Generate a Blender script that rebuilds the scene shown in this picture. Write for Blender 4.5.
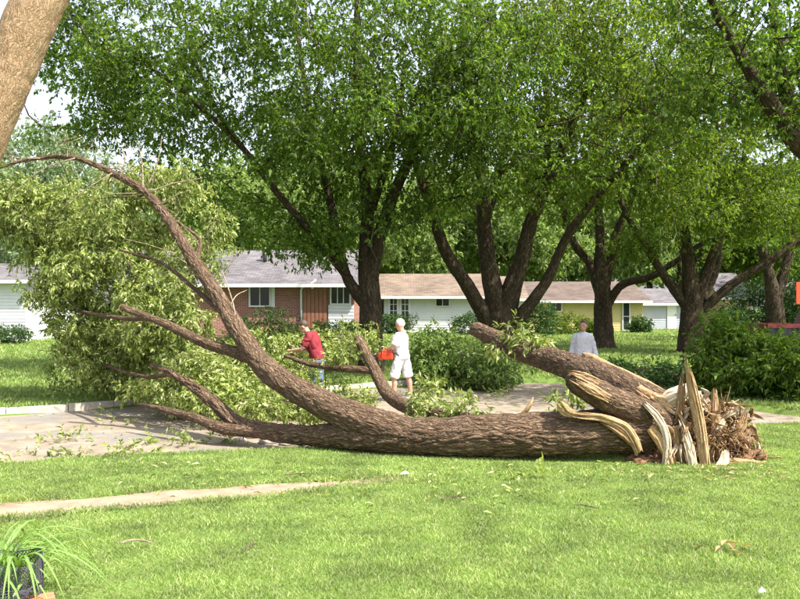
import bpy, math
import numpy as np
from mathutils import Vector, Matrix

for o in list(bpy.data.objects):
    bpy.data.objects.remove(o)
S = bpy.context.scene
COL = S.collection
R = math.radians

# ------------------------------------------------------------------ camera, sky, sun, exposure
CAMZ, HORY, F = 1.70, 308.0, 800.0
cd = bpy.data.cameras.new('camera'); cam = bpy.data.objects.new('camera', cd); COL.objects.link(cam)
cam.location = (0, 0, CAMZ); cam.rotation_euler = (R(90), 0, 0)
cd.sensor_width = 36; cd.lens = 36; cd.shift_y = 8.5 / 800
cd.clip_start = 0.05; cd.clip_end = 3000
S.camera = cam

SUN_EL, SUN_AZ = 54.0, -34.0          # azimuth measured from +X towards +Y
w = bpy.data.worlds.new('World'); S.world = w; w.use_nodes = True
nt = w.node_tree
sky = nt.nodes.new('ShaderNodeTexSky'); sky.sky_type = 'NISHITA'; sky.sun_disc = False
sky.sun_elevation = R(SUN_EL); sky.sun_rotation = R(90 - SUN_AZ)
sky.air_density = 1.0; sky.dust_density = 3.0; sky.ozone_density = 1.0
bg = nt.nodes['Background']; bg.inputs[1].default_value = 0.14
hs = nt.nodes.new('ShaderNodeHueSaturation'); hs.inputs['Saturation'].default_value = .5; hs.inputs['Value'].default_value = 1.08
nt.links.new(sky.outputs[0], hs.inputs['Color']); nt.links.new(hs.outputs[0], bg.inputs[0])
sl = bpy.data.lights.new('sun', 'SUN'); sun = bpy.data.objects.new('sun', sl); COL.objects.link(sun)
sl.energy = 4.6; sl.angle = R(0.53); sl.color = (1.0, 0.94, 0.82)
sdir = Vector((math.cos(R(SUN_EL)) * math.cos(R(SUN_AZ)), math.cos(R(SUN_EL)) * math.sin(R(SUN_AZ)), math.sin(R(SUN_EL))))
sun.rotation_euler = (-sdir).to_track_quat('-Z', 'Y').to_euler(); sun.location = sdir * 60
S.cycles.max_bounces = 6; S.cycles.diffuse_bounces = 3; S.cycles.glossy_bounces = 2; S.cycles.transmission_bounces = 4
S.view_settings.view_transform = 'Standard'; S.view_settings.look = 'None'
S.view_settings.exposure = 1.3; S.view_settings.gamma = 1

# ------------------------------------------------------------------ helpers
def rng(seed): return np.random.default_rng(seed)

def P(px, py, Y):
    return np.array([(px - 400) / F * Y, Y, CAMZ + (HORY - py) / F * Y])

def _h(ix, iy, iz, seed):
    n = (ix * 374761393 + iy * 668265263 + iz * 2147483647 + seed * 1274126177) & 0xFFFFFFFF
    n = ((n ^ (n >> 13)) * 1274126177) & 0xFFFFFFFF
    n = ((n ^ (n >> 16)) * 2246822519) & 0xFFFFFFFF
    return ((n ^ (n >> 15)) & 0xFFFF) / 65535.0

def noise(p, seed=0):
    p = np.asarray(p, float)
    i = np.floor(p).astype(np.int64); f = p - i; f = f * f * (3 - 2 * f)
    x, y, z = i[..., 0], i[..., 1], i[..., 2]; fx, fy, fz = f[..., 0], f[..., 1], f[..., 2]
    def L(a, b, t): return a + (b - a) * t
    c = [[[_h(x + a, y + b, z + d, seed) for d in (0, 1)] for b in (0, 1)] for a in (0, 1)]
    return L(L(L(c[0][0][0], c[1][0][0], fx), L(c[0][1][0], c[1][1][0], fx), fy),
             L(L(c[0][0][1], c[1][0][1], fx), L(c[0][1][1], c[1][1][1], fx), fy), fz)

def fbm(p, seed=0, octv=4):
    p = np.asarray(p, float); a = 0; s = .5; t = 0
    for k in range(octv):
        a = a + s * noise(p * 2 ** k, seed + k); t += s; s *= .5
    return a / t

class MB:
    def __init__(s): s.v = []; s.q = []; s.t = []; s.bk = []; s.n = 0
    def add(s, v, q=None, t=None, bk=None):
        v = np.asarray(v, float).reshape(-1, 3)
        if q is not None and len(q): s.q.append(np.asarray(q, np.int64).reshape(-1, 4) + s.n)
        if t is not None and len(t): s.t.append(np.asarray(t, np.int64).reshape(-1, 3) + s.n)
        s.v.append(v); s.bk.append(np.asarray(bk, float) if bk is not None else v); s.n += len(v)
        return s
    def mesh(s, name, mat=None, off=(0, 0, 0), smooth=True):
        v = np.concatenate(s.v) - np.asarray(off)
        m = bpy.data.meshes.new(name)
        q = np.concatenate(s.q) if s.q else np.zeros((0, 4), np.int64)
        t = np.concatenate(s.t) if s.t else np.zeros((0, 3), np.int64)
        m.vertices.add(len(v)); m.vertices.foreach_set('co', v.astype(np.float32).ravel())
        m.loops.add(4 * len(q) + 3 * len(t)); m.polygons.add(len(q) + len(t))
        m.loops.foreach_set('vertex_index', np.concatenate([q.ravel(), t.ravel()]).astype(np.int32))
        ls = np.concatenate([np.arange(len(q)) * 4, 4 * len(q) + np.arange(len(t)) * 3]).astype(np.int32)
        m.polygons.foreach_set('loop_start', ls)
        m.polygons.foreach_set('use_smooth', np.full(len(q) + len(t), smooth))
        at = m.attributes.new('bk', 'FLOAT_VECTOR', 'POINT')
        at.data.foreach_set('vector', np.concatenate(s.bk).astype(np.float32).ravel())
        m.update(calc_edges=True); m.validate()
        if mat: m.materials.append(mat)
        return m
    # ---- shapes
    def box(s, a, b):
        (x0, y0, z0), (x1, y1, z1) = a, b
        v = [(x0, y0, z0), (x1, y0, z0), (x1, y1, z0), (x0, y1, z0), (x0, y0, z1), (x1, y0, z1), (x1, y1, z1), (x0, y1, z1)]
        return s.add(v, [(0, 3, 2, 1), (4, 5, 6, 7), (0, 1, 5, 4), (1, 2, 6, 5), (2, 3, 7, 6), (3, 0, 4, 7)])
    def obox(s, c, ax, ay, az):
        c, ax, ay, az = map(np.asarray, (c, ax, ay, az))
        v = [c + i * ax + j * ay + k * az for k in (-1, 1) for (i, j) in ((-1, -1), (1, -1), (1, 1), (-1, 1))]
        return s.add(v, [(0, 3, 2, 1), (4, 5, 6, 7), (0, 1, 5, 4), (1, 2, 6, 5), (2, 3, 7, 6), (3, 0, 4, 7)])
    def ell(s, c, r, n=12, m=8, rot=None):
        th = np.linspace(0, 2 * np.pi, n, endpoint=False); ph = np.linspace(-np.pi / 2, np.pi / 2, m + 1)[1:-1]
        T, Ph = np.meshgrid(th, ph)
        v = np.stack([np.cos(T) * np.cos(Ph), np.sin(T) * np.cos(Ph), np.sin(Ph)], -1).reshape(-1, 3)
        v = np.concatenate([v, [[0, 0, -1], [0, 0, 1]]]) * np.asarray(r)
        if rot is not None: v = v @ np.asarray(Matrix(rot).to_3x3()).T
        v = v + np.asarray(c); q = []; k = len(ph)
        for j in range(k - 1):
            for i in range(n): q.append((j * n + i, j * n + (i + 1) % n, (j + 1) * n + (i + 1) % n, (j + 1) * n + i))
        b, t = n * k, n * k + 1
        tr = [(b, (i + 1) % n, i) for i in range(n)] + [(t, (k - 1) * n + i, (k - 1) * n + (i + 1) % n) for i in range(n)]
        return s.add(v, q, tr)
    def tube(s, pts, rad, n=10, step=None, amp=0., seed=0, flat=1., fx=9., fz=2.2, smoothp=True, lump=0.):
        pts = np.asarray(pts, float); rad = np.asarray(rad, float)
        if smoothp and len(pts) > 2: pts, rad = catmull(pts, rad, step)
        elif step:
            d = np.r_[0, np.cumsum(np.linalg.norm(np.diff(pts, axis=0), axis=1))]; u = np.linspace(0, d[-1], max(2, int(d[-1] / step)))
            pts = np.stack([np.interp(u, d, pts[:, k]) for k in range(3)], 1); rad = np.interp(u, d, rad)
        m = len(pts)
        tg = np.gradient(pts, axis=0); tg /= np.linalg.norm(tg, axis=1)[:, None] + 1e-12
        N = np.zeros_like(pts); a = np.array([0, 0, 1.]) if abs(tg[0][2]) < .9 else np.array([0, 1., 0])
        N[0] = np.cross(tg[0], a); N[0] /= np.linalg.norm(N[0])
        for i in range(1, m):
            k = N[i - 1] - tg[i] * np.dot(N[i - 1], tg[i]); N[i] = k / (np.linalg.norm(k) + 1e-12)
        B = np.cross(tg, N)
        th = np.linspace(0, 2 * np.pi, n, endpoint=False)
        L = np.r_[0, np.cumsum(np.linalg.norm(np.diff(pts, axis=0), axis=1))]
        c, sn = np.cos(th)[None, :], np.sin(th)[None, :]
        bk = np.stack([c * rad[:, None], sn * rad[:, None], np.repeat(L[:, None], n, 1)], -1)
        rr = np.repeat(rad[:, None], n, 1)
        if lump: rr = rr * (1 + lump * (fbm(bk * np.array([2.5, 2.5, 1.6]) + seed * 3.7, seed, 3) - .5) * 2)
        if amp:
            wv = bk + .06 * (noise(bk * 5, seed + 9)[..., None] - .5)
            k = noise(wv * np.array([fx, fx, fz]) * 2 + seed * 7.3, seed); k2 = noise(wv * np.array([fx * 2.1, fx * 2.1, fz * 2.6]) * 2, seed + 3)
            rr = rr + amp * (np.abs(2 * k - 1) ** .8 * 1.5 - .7 + .5 * (k2 - .5))
        v = pts[:, None, :] + N[:, None, :] * (c * rr)[..., None] + B[:, None, :] * (sn * rr * flat)[..., None]
        i = np.arange(m - 1)[:, None] * n; j = np.arange(n)[None, :]; j2 = (j + 1) % n
        q = np.stack([i + j, i + j2, i + n + j2, i + n + j], -1).reshape(-1, 4)
        vv = np.concatenate([v.reshape(-1, 3), pts[:1], pts[-1:]]); bb = np.concatenate([bk.reshape(-1, 3), bk[0, :1] * 0, bk[-1, :1]])
        a0, a1 = m * n, m * n + 1; jj = np.arange(n); kk = (jj + 1) % n
        t = np.concatenate([np.stack([np.full(n, a0), kk, jj], 1), np.stack([np.full(n, a1), (m - 1) * n + jj, (m - 1) * n + kk], 1)])
        return s.add(vv, q, t, bb)
    def leaves(s, pos, d, nrm, L, W, fold=.18, droop=.18):
        pos, d, nrm = map(np.asarray, (pos, d, nrm)); k = len(pos)
        d = d / (np.linalg.norm(d, axis=1)[:, None] + 1e-9)
        sd = np.cross(d, nrm); sd /= np.linalg.norm(sd, axis=1)[:, None] + 1e-9; nn = np.cross(sd, d)
        L = np.broadcast_to(L, k)[:, None]; W = np.broadcast_to(W, k)[:, None]
        v1 = pos + d * L * .42 + sd * W * .5 + nn * fold * W; v3 = pos + d * L * .42 - sd * W * .5 + nn * fold * W
        v2 = pos + d * L - nn * L * droop
        v = np.stack([pos, v1, v2, v3], 1).reshape(-1, 3); b = np.arange(k)[:, None] * 4
        return s.add(v, None, np.concatenate([b + [0, 1, 2], b + [0, 2, 3]], 1).reshape(-1, 3))

def catmull(p, r, step=None):
    L = np.linalg.norm(np.diff(p, axis=0), axis=1); tot = L.sum(); step = step or tot / (len(p) * 4)
    P_ = np.concatenate([[2 * p[0] - p[1]], p, [2 * p[-1] - p[-2]]]); out = []; ro = []
    for i in range(len(p) - 1):
        k = max(1, int(round(L[i] / step))); t = np.arange(k)[:, None] / k
        a, b, c, d = P_[i], P_[i + 1], P_[i + 2], P_[i + 3]
        out.append(.5 * (2 * b + (c - a) * t + (2 * a - 5 * b + 4 * c - d) * t ** 2 + (3 * b - a - 3 * c + d) * t ** 3))
        ro.append(r[i] + (r[i + 1] - r[i]) * t[:, 0])
    out.append(p[-1:]); ro.append(r[-1:])
    return np.concatenate(out), np.concatenate(ro)

def tag(o, label=None, cat=None, group=None, kind=None):
    for k, v in (('label', label), ('category', cat), ('group', group), ('kind', kind)):
        if v: o[k] = v
    return o

def thing(name, label, cat, loc=(0, 0, 0), group=None):
    o = bpy.data.objects.new(name, None); COL.objects.link(o); o.empty_display_size = .2
    o.location = tuple(float(c) for c in loc); return tag(o, label, cat, group)

def wloc(o):
    l = np.array(o.location)
    while o.parent: o = o.parent; l = l + np.array(o.location)
    return l

def put(name, mb, mat, parent=None, smooth=True, loc=None, kind=None, label=None):
    """mb in world coordinates -> one mesh object (child of parent)"""
    off = wloc(parent) if parent is not None else (np.asarray(loc, float) if loc is not None else np.zeros(3))
    o = bpy.data.objects.new(name, mb.mesh(name, mat, off, smooth)); COL.objects.link(o)
    if parent is not None: o.parent = parent
    elif loc is not None: o.location = tuple(float(c) for c in loc)
    if kind: o['kind'] = kind
    if label: o['label'] = label
    return o

def copy_tree(o, parent=None):
    c = o.copy(); COL.objects.link(c); c.parent = parent
    for ch in o.children: copy_tree(ch, c)
    return c

# ------------------------------------------------------------------ materials
def mat(name):
    m = bpy.data.materials.new(name); m.use_nodes = True
    return m, m.node_tree, m.node_tree.nodes['Principled BSDF']
def N(nt, t, **kw):
    n = nt.nodes.new(t)
    for k, v in kw.items(): setattr(n, k, v)
    return n
def ramp(nt, fac, stops):
    r = N(nt, 'ShaderNodeValToRGB'); e = r.color_ramp.elements
    while len(e) < len(stops): e.new(.5)
    for i, (p, c) in enumerate(stops): e[i].position = p; e[i].color = (*c, 1)
    nt.links.new(fac, r.inputs[0]); return r.outputs[0]
def noi(nt, vec, scale, detail=4, rough=.55, map_=None):
    n = N(nt, 'ShaderNodeTexNoise'); n.inputs['Scale'].default_value = scale; n.inputs['Detail'].default_value = detail; n.inputs['Roughness'].default_value = rough
    if map_:
        mp = N(nt, 'ShaderNodeMapping'); mp.inputs['Scale'].default_value = map_; nt.links.new(vec, mp.inputs[0]); vec = mp.outputs[0]
    nt.links.new(vec, n.inputs['Vector']); return n.outputs[0]
def mixc(nt, f, a, b, mode='MIX'):
    n = N(nt, 'ShaderNodeMix', data_type='RGBA', blend_type=mode)
    if isinstance(f, float): n.inputs[0].default_value = f
    else: nt.links.new(f, n.inputs[0])
    for sck, x in ((n.inputs[6], a), (n.inputs[7], b)):
        if isinstance(x, tuple): sck.default_value = (*x, 1)
        else: nt.links.new(x, sck)
    return n.outputs[2]
def bump(nt, h, bs, strength=.5, dist=.02):
    b = N(nt, 'ShaderNodeBump'); b.inputs['Strength'].default_value = strength; b.inputs['Distance'].default_value = dist
    nt.links.new(h, b.inputs['Height']); nt.links.new(b.outputs[0], bs.inputs['Normal'])
def objco(nt): return N(nt, 'ShaderNodeTexCoord').outputs['Object']
def geopos(nt): return N(nt, 'ShaderNodeNewGeometry').outputs['Position']

def simple(name, col, rough=.8, var=.25, scale=6., bmp=0., metallic=0.):
    m, nt, bs = mat(name); co = objco(nt)
    n = noi(nt, co, scale, 5)
    c = ramp(nt, n, [(.25, tuple(x * (1 - var) for x in col)), (.75, tuple(min(1, x * (1 + var)) for x in col))])
    nt.links.new(c, bs.inputs['Base Color']); bs.inputs['Roughness'].default_value = rough; bs.inputs['Metallic'].default_value = metallic
    if bmp: bump(nt, noi(nt, co, scale * 6, 4), bs, bmp, .01)
    return m

def bark(name, dark, mid, light, sx=26., sz=8., strength=1., dist=.03):
    m, nt, bs = mat(name)
    a = N(nt, 'ShaderNodeAttribute', attribute_name='bk').outputs['Vector']
    dn = N(nt, 'ShaderNodeTexNoise'); dn.inputs['Scale'].default_value = 9; dn.inputs['Detail'].default_value = 3; nt.links.new(a, dn.inputs['Vector'])
    va = N(nt, 'ShaderNodeVectorMath', operation='MULTIPLY_ADD'); nt.links.new(dn.outputs['Color'], va.inputs[0]); va.inputs[1].default_value = (.10,) * 3; nt.links.new(a, va.inputs[2])
    mp = N(nt, 'ShaderNodeMapping'); mp.inputs['Scale'].default_value = (sx, sx, sz); nt.links.new(va.outputs[0], mp.inputs[0])
    vo = N(nt, 'ShaderNodeTexVoronoi', feature='DISTANCE_TO_EDGE'); vo.inputs['Scale'].default_value = 1; nt.links.new(mp.outputs[0], vo.inputs['Vector'])
    f = noi(nt, va.outputs[0], 1., 6, .65, (sx * 1.3, sx * 1.3, sz)); big = noi(nt, a, 1., 3, .5, (3, 3, 1.2)); fine = noi(nt, a, 110., 4, .7)
    crack = ramp(nt, vo.outputs[0], [(.0, (0, 0, 0)), (.22, (1, 1, 1))])
    c = ramp(nt, f, [(.3, dark), (.5, mid), (.7, light)])
    c = mixc(nt, ramp(nt, big, [(.4, (0, 0, 0)), (.65, (.5, .5, .5))]), c, mixc(nt, .5, c, light))
    c = mixc(nt, crack, mixc(nt, .35, dark, c), c)
    c = mixc(nt, .5, c, fine, 'OVERLAY')
    nt.links.new(c, bs.inputs['Base Color']); bs.inputs['Roughness'].default_value = .92; bs.inputs['Specular IOR Level'].default_value = .2
    bump(nt, mixc(nt, .5, crack, f), bs, strength, dist)
    return m

def leafmat(name, cols, trans=.35, tcol=None, patch=(.8, 1.25), pscale=.7):
    """cols: ramp stops over the leaf's own random value"""
    m, nt, bs = mat(name)
    g = N(nt, 'ShaderNodeNewGeometry')
    c = ramp(nt, g.outputs['Random Per Island'], cols)
    pn = noi(nt, g.outputs['Position'], pscale, 3)
    c = mixc(nt, 1.0, c, ramp(nt, pn, [(.3, (patch[0],) * 3), (.7, (patch[1], patch[1], patch[1] * .9))]), 'MULTIPLY')
    nt.links.new(c, bs.inputs['Base Color']); bs.inputs['Roughness'].default_value = .5
    bs.inputs['Specular IOR Level'].default_value = .35
    tr = N(nt, 'ShaderNodeBsdfTranslucent'); t2 = mixc(nt, 1.0, c, tcol or (1.5, 1.5, .6), 'MULTIPLY'); nt.links.new(t2, tr.inputs[0])
    mx = N(nt, 'ShaderNodeMixShader'); mx.inputs[0].default_value = trans
    nt.links.new(bs.outputs[0], mx.inputs[1]); nt.links.new(tr.outputs[0], mx.inputs[2])
    nt.links.new(mx.outputs[0], nt.nodes['Material Output'].inputs[0])
    return m

M = {}
M['bark_fallen'] = bark('bark_fallen', (.04, .025, .016), (.13, .083, .052), (.28, .195, .13), 30, 5)
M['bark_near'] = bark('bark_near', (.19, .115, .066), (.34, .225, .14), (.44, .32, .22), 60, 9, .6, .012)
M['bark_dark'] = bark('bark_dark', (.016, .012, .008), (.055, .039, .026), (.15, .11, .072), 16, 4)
M['bark_twig'] = bark('bark_twig', (.06, .045, .03), (.12, .09, .06), (.2, .16, .11), 14, 3)
M['twig_pale'] = bark('twig_pale', (.2, .15, .1), (.3, .24, .17), (.4, .33, .25), 14, 3)
M['leaf_fallen'] = leafmat('leaf_fallen', [(0, (.11, .165, .035)), (.5, (.21, .27, .07)), (.8, (.35, .40, .15)), (1, (.62, .63, .40))], .38, (1.35, 1.35, .6), (.65, 1.35), 1.6)
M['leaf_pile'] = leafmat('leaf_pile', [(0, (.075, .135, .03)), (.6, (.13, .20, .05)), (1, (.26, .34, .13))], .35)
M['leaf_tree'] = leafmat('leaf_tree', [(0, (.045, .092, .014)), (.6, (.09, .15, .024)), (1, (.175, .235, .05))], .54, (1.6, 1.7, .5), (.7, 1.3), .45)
M['leaf_tree_warm'] = leafmat('leaf_tree_warm', [(0, (.05, .094, .014)), (.6, (.105, .158, .022)), (1, (.19, .235, .045))], .54, (1.6, 1.6, .5), (.7, 1.3), .45)
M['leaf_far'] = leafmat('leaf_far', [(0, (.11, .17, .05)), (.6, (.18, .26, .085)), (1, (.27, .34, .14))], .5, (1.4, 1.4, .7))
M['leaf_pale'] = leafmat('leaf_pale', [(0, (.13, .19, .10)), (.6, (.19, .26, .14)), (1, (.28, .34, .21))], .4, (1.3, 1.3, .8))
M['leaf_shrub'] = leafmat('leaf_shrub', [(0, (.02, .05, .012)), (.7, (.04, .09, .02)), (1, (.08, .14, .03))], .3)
M['leaf_dry'] = leafmat('leaf_dry', [(0, (.2, .13, .07)), (1, (.35, .25, .14))], .2)
M['grass'] = leafmat('grass_blades', [(0, (.11, .19, .045)), (.45, (.19, .278, .075)), (.8, (.285, .36, .125)), (1, (.47, .47, .28))], .4, (1.3, 1.3, .6), (.6, 1.35), 2.2)
M['strap'] = leafmat('strap_leaf', [(0, (.12, .22, .06)), (1, (.2, .32, .1))], .35)

def ground_mat():
    m, nt, bs = mat('lawn_soil'); p = geopos(nt)
    n1 = noi(nt, p, .5, 5); n2 = noi(nt, p, 9., 4)
    g = ramp(nt, n1, [(.35, (.10, .16, .035)), (.6, (.145, .21, .05)), (.75, (.18, .22, .075))])
    c = mixc(nt, ramp(nt, n2, [(.55, (0, 0, 0)), (.75, (.5, .5, .5))]), g, (.09, .075, .035))
    nt.links.new(c, bs.inputs['Base Color']); bs.inputs['Roughness'].default_value = 1
    bs.inputs['Specular IOR Level'].default_value = .1
    bump(nt, noi(nt, p, 30, 4), bs, .8, .04); return m
M['ground'] = ground_mat()
def road_mat():
    m, nt, bs = mat('muddy_road'); p = geopos(nt)
    n1 = noi(nt, p, .55, 5, .6, (1, 1.6, 1)); n2 = noi(nt, p, 2.6, 6, .65); n3 = noi(nt, p, 38, 4)
    mud = ramp(nt, n2, [(.3, (.155, .12, .086)), (.55, (.245, .2, .152)), (.75, (.335, .285, .228))])
    asp = ramp(nt, n3, [(.3, (.13, .125, .12)), (.7, (.24, .23, .22))])
    c = mixc(nt, ramp(nt, n1, [(.52, (0, 0, 0)), (.64, (.75, .75, .75))]), mud, asp)
    nt.links.new(c, bs.inputs['Base Color'])
    rr = ramp(nt, n1, [(.4, (.95,) * 3), (.7, (.6,) * 3)]); nt.links.new(rr, bs.inputs['Roughness'])
    bump(nt, mixc(nt, .5, n2, n3), bs, .6, .03); return m
M['road'] = road_mat()
def path_mat():
    m, nt, bs = mat('muddy_path'); p = geopos(nt)
    n2 = noi(nt, p, 4, 6, .65); n3 = noi(nt, p, 40, 4)
    c = ramp(nt, n2, [(.3, (.21, .145, .095)), (.6, (.31, .23, .165)), (.8, (.37, .3, .23))])
    nt.links.new(c, bs.inputs['Base Color']); bs.inputs['Roughness'].default_value = .95
    bump(nt, n3, bs, .5, .01); return m
M['path'] = path_mat()
M['concrete'] = simple('concrete', (.38, .345, .29), .9, .35, 4, .6)
M['soil'] = simple('root_soil', (.16, .088, .045), 1, .45, 12, .8)
M['fibre'] = bark('root_fibre', (.24, .13, .06), (.45, .28, .14), (.62, .45, .26), 40, 3)
M['fibre2'] = bark('root_fibre_dark', (.08, .045, .025), (.16, .09, .05), (.26, .16, .09), 40, 3)
M['wood'] = bark('torn_wood', (.26, .15, .07), (.46, .31, .16), (.62, .47, .29), 34, 3.2, .8, .02)
M['wood_white'] = bark('torn_wood_white', (.4, .29, .18), (.62, .52, .38), (.74, .68, .57), 34, 3.2, .7, .015)
M['wood_dark'] = bark('torn_wood_brown', (.2, .11, .055), (.4, .26, .14), (.56, .41, .25), 34, 3.2, .8, .02)
M['cut'] = simple('sawn_wood', (.62, .47, .28), .85, .15, 14, .3)
M['shingle_grey'] = None
def shingles(name, a, b):
    m, nt, bs = mat(name); co = objco(nt)
    br = N(nt, 'ShaderNodeTexBrick'); br.inputs['Scale'].default_value = 1
    br.inputs['Brick Width'].default_value = .33; br.inputs['Row Height'].default_value = .14; br.inputs['Mortar Size'].default_value = .008
    br.inputs['Color1'].default_value = (*a, 1); br.inputs['Color2'].default_value = (*b, 1); br.inputs['Mortar'].default_value = (*[x * .5 for x in a], 1)
    nt.links.new(co, br.inputs['Vector'])
    n = noi(nt, co, .8, 5)
    c = mixc(nt, .7, br.outputs[0], n, 'OVERLAY')
    nt.links.new(c, bs.inputs['Base Color']); bs.inputs['Roughness'].default_value = .95
    bump(nt, br.outputs[0], bs, .4, .02); return m
M['shingle_grey'] = shingles('grey_shingles', (.085, .08, .09), (.15, .135, .145))
M['shingle_tan'] = shingles('tan_shingles', (.12, .09, .068), (.2, .145, .11))
M['shingle_brown'] = shingles('brown_shingles', (.085, .062, .052), (.14, .102, .085))
def bricks():
    m, nt, bs = mat('red_brick'); co = objco(nt)
    mp = N(nt, 'ShaderNodeMapping'); mp.inputs['Rotation'].default_value = (R(90), 0, 0); nt.links.new(co, mp.inputs[0])
    br = N(nt, 'ShaderNodeTexBrick'); br.inputs['Scale'].default_value = 1
    br.inputs['Brick Width'].default_value = .21; br.inputs['Row Height'].default_value = .075; br.inputs['Mortar Size'].default_value = .007
    br.inputs['Color1'].default_value = (.21, .07, .05, 1); br.inputs['Color2'].default_value = (.29, .11, .075, 1); br.inputs['Mortar'].default_value = (.36, .31, .28, 1)
    nt.links.new(mp.outputs[0], br.inputs['Vector']); nt.links.new(br.outputs[0], bs.inputs['Base Color']); bs.inputs['Roughness'].default_value = .9
    bump(nt, br.outputs['Fac'], bs, -.4, .01); return m
M['brick'] = bricks()
M['white_siding'] = simple('white_siding', (.56, .57, .6), .6, .06, 2)
M['yellow_siding'] = simple('yellow_siding', (.5, .42, .18), .6, .08, 2)
M['grey_siding'] = simple('grey_blue_siding', (.34, .36, .43), .6, .08, 2)
M['tan_siding'] = simple('tan_siding', (.5, .36, .2), .7, .08, 2)
M['white_paint'] = simple('white_paint', (.62, .62, .61), .5, .06, 3)
M['brown_door'] = simple('brown_door', (.24, .105, .06), .55, .2, 4)
M['dark_metal'] = simple('dark_metal', (.05, .05, .055), .45, .2, 10, metallic=.6)
M['rubber'] = simple('black_rubber', (.025, .025, .027), .7, .2, 12)
def glass():
    m, nt, bs = mat('window_glass'); bs.inputs['Base Color'].default_value = (.03, .035, .04, 1); bs.inputs['Roughness'].default_value = .06
    return m
M['glass'] = glass()
M['skin'] = simple('skin', (.5, .29, .2), .55, .1, 9)
M['skin_tan'] = simple('tanned_skin', (.36, .19, .125), .55, .1, 9)
M['skin_red'] = simple('sunburnt_skin', (.52, .26, .18), .55, .1, 9)
M['white_shorts'] = simple('white_shorts', (.66, .66, .67), .85, .06, 5, .3)
M['white_cloth'] = simple('white_cotton', (.8, .8, .82), .85, .05, 5, .3)
M['grey_cloth'] = simple('grey_cotton', (.44, .44, .5), .9, .08, 5, .3)
M['red_cloth'] = simple('maroon_cotton', (.19, .012, .022), .85, .15, 5, .3)
M['denim'] = simple('blue_denim', (.1, .16, .3), .9, .25, 14, .3)
M['khaki'] = simple('dark_shorts', (.12, .12, .13), .9, .2, 8)
M['hair_white'] = simple('white_hair', (.72, .68, .62), .7, .12, 30, .4)
M['hair_dark'] = simple('brown_hair', (.05, .03, .02), .6, .3, 30, .4)
M['orange'] = simple('orange_plastic', (.55, .06, .02), .4, .1, 8)
M['red_paint'] = simple('red_vehicle_paint', (.12, .008, .012), .45, .1, 3)
M['dark_paint'] = simple('dark_vehicle_paint', (.02, .023, .026), .6, .15, 3)
M['dark_paint'].node_tree.nodes['Principled BSDF'].inputs['Specular IOR Level'].default_value = .1
M['brick_red'] = simple('terracotta', (.5, .17, .09), .9, .25, 10, .5)
M['wire'] = simple('black_wire', (.045, .045, .06), .5, .2, 20)
M['stone'] = simple('pale_stone', (.42, .38, .35), .95, .2, 8, .6)
M['paper'] = simple('pale_paper', (.75, .74, .72), .8, .05, 8)

# ------------------------------------------------------------------ terrain
NEAR = [(-40, 0.5), (-16, 6.7), (-5.06, 10.1), (0, 11.7), (3.6, 13.1), (6.8, 13.55), (10, 13.9), (20, 16), (60, 26)]
FAR = [(60, 27.8), (20, 17.8), (9.5, 15.3), (7.6, 15.0), (6.7, 16.6), (6.2, 19.5), (4.4, 21.7), (.8, 21.2), (-3.4, 18.4), (-5.9, 16.4), (-7.5, 15.2), (-12, 13.0), (-24, 9.3), (-40, 4.5)]
ROAD = np.array(NEAR + FAR, float)
PATHC = np.array([(-14, 2.4), (-8, 5.25), (-3.67, 7.35), (-1.6, 8.3), (-.33, 8.88), (.3, 9.17)])
def sdpoly(x, y, poly):
    x = np.asarray(x, float); y = np.asarray(y, float); d = np.full(x.shape, 1e9); ins = np.zeros(x.shape, bool)
    n = len(poly)
    for i in range(n):
        ax, ay = poly[i]; bx, by = poly[(i + 1) % n]; ex, ey = bx - ax, by - ay
        t = np.clip(((x - ax) * ex + (y - ay) * ey) / (ex * ex + ey * ey), 0, 1)
        d = np.minimum(d, np.hypot(x - ax - t * ex, y - ay - t * ey))
        c = ((ay > y) != (by > y)) & (x < (bx - ax) * (y - ay) / (by - ay + 1e-12) + ax); ins ^= c
    return np.where(ins, -d, d)
def dpath(x, y):
    d = np.full(np.shape(x), 1e9)
    for (ax, ay), (bx, by) in zip(PATHC[:-1], PATHC[1:]):
        ex, ey = bx - ax, by - ay; t = np.clip(((x - ax) * ex + (y - ay) * ey) / (ex * ex + ey * ey), 0, 1)
        d = np.minimum(d, np.hypot(x - ax - t * ex, y - ay - t * ey))
    return d
def base_h(x, y):
    return np.interp(y, [-50, 3.5, 10, 20, 34, 52, 80, 300], [.1, 0, -.25, -.24, -.05, .2, .4, .8])
def lawn_h(x, y):
    p = np.stack([np.asarray(x) * .6, np.asarray(y) * .6, np.zeros(np.shape(x))], -1)
    return base_h(x, y) + .05 * (fbm(p, 5, 3) - .5)
def ground_h(x, y):
    sd = sdpoly(x, y, ROAD); t = np.clip((-sd) / .25, 0, 1); pd = np.clip((np.interp(x, [-3, -1.4, .3], [.52, .48, .2]) - dpath(x, y)) / .12, 0, 1)
    return lawn_h(x, y) - .22 * t - .05 * pd
def gz(x, y):
    """height of what one stands on"""
    x = np.atleast_1d(np.asarray(x, float)); y = np.atleast_1d(np.asarray(y, float))
    r = np.where(sdpoly(x, y, ROAD) < -.1, base_h(x, y) - .10, lawn_h(x, y)); return r if len(r) > 1 else float(r[0])

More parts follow.
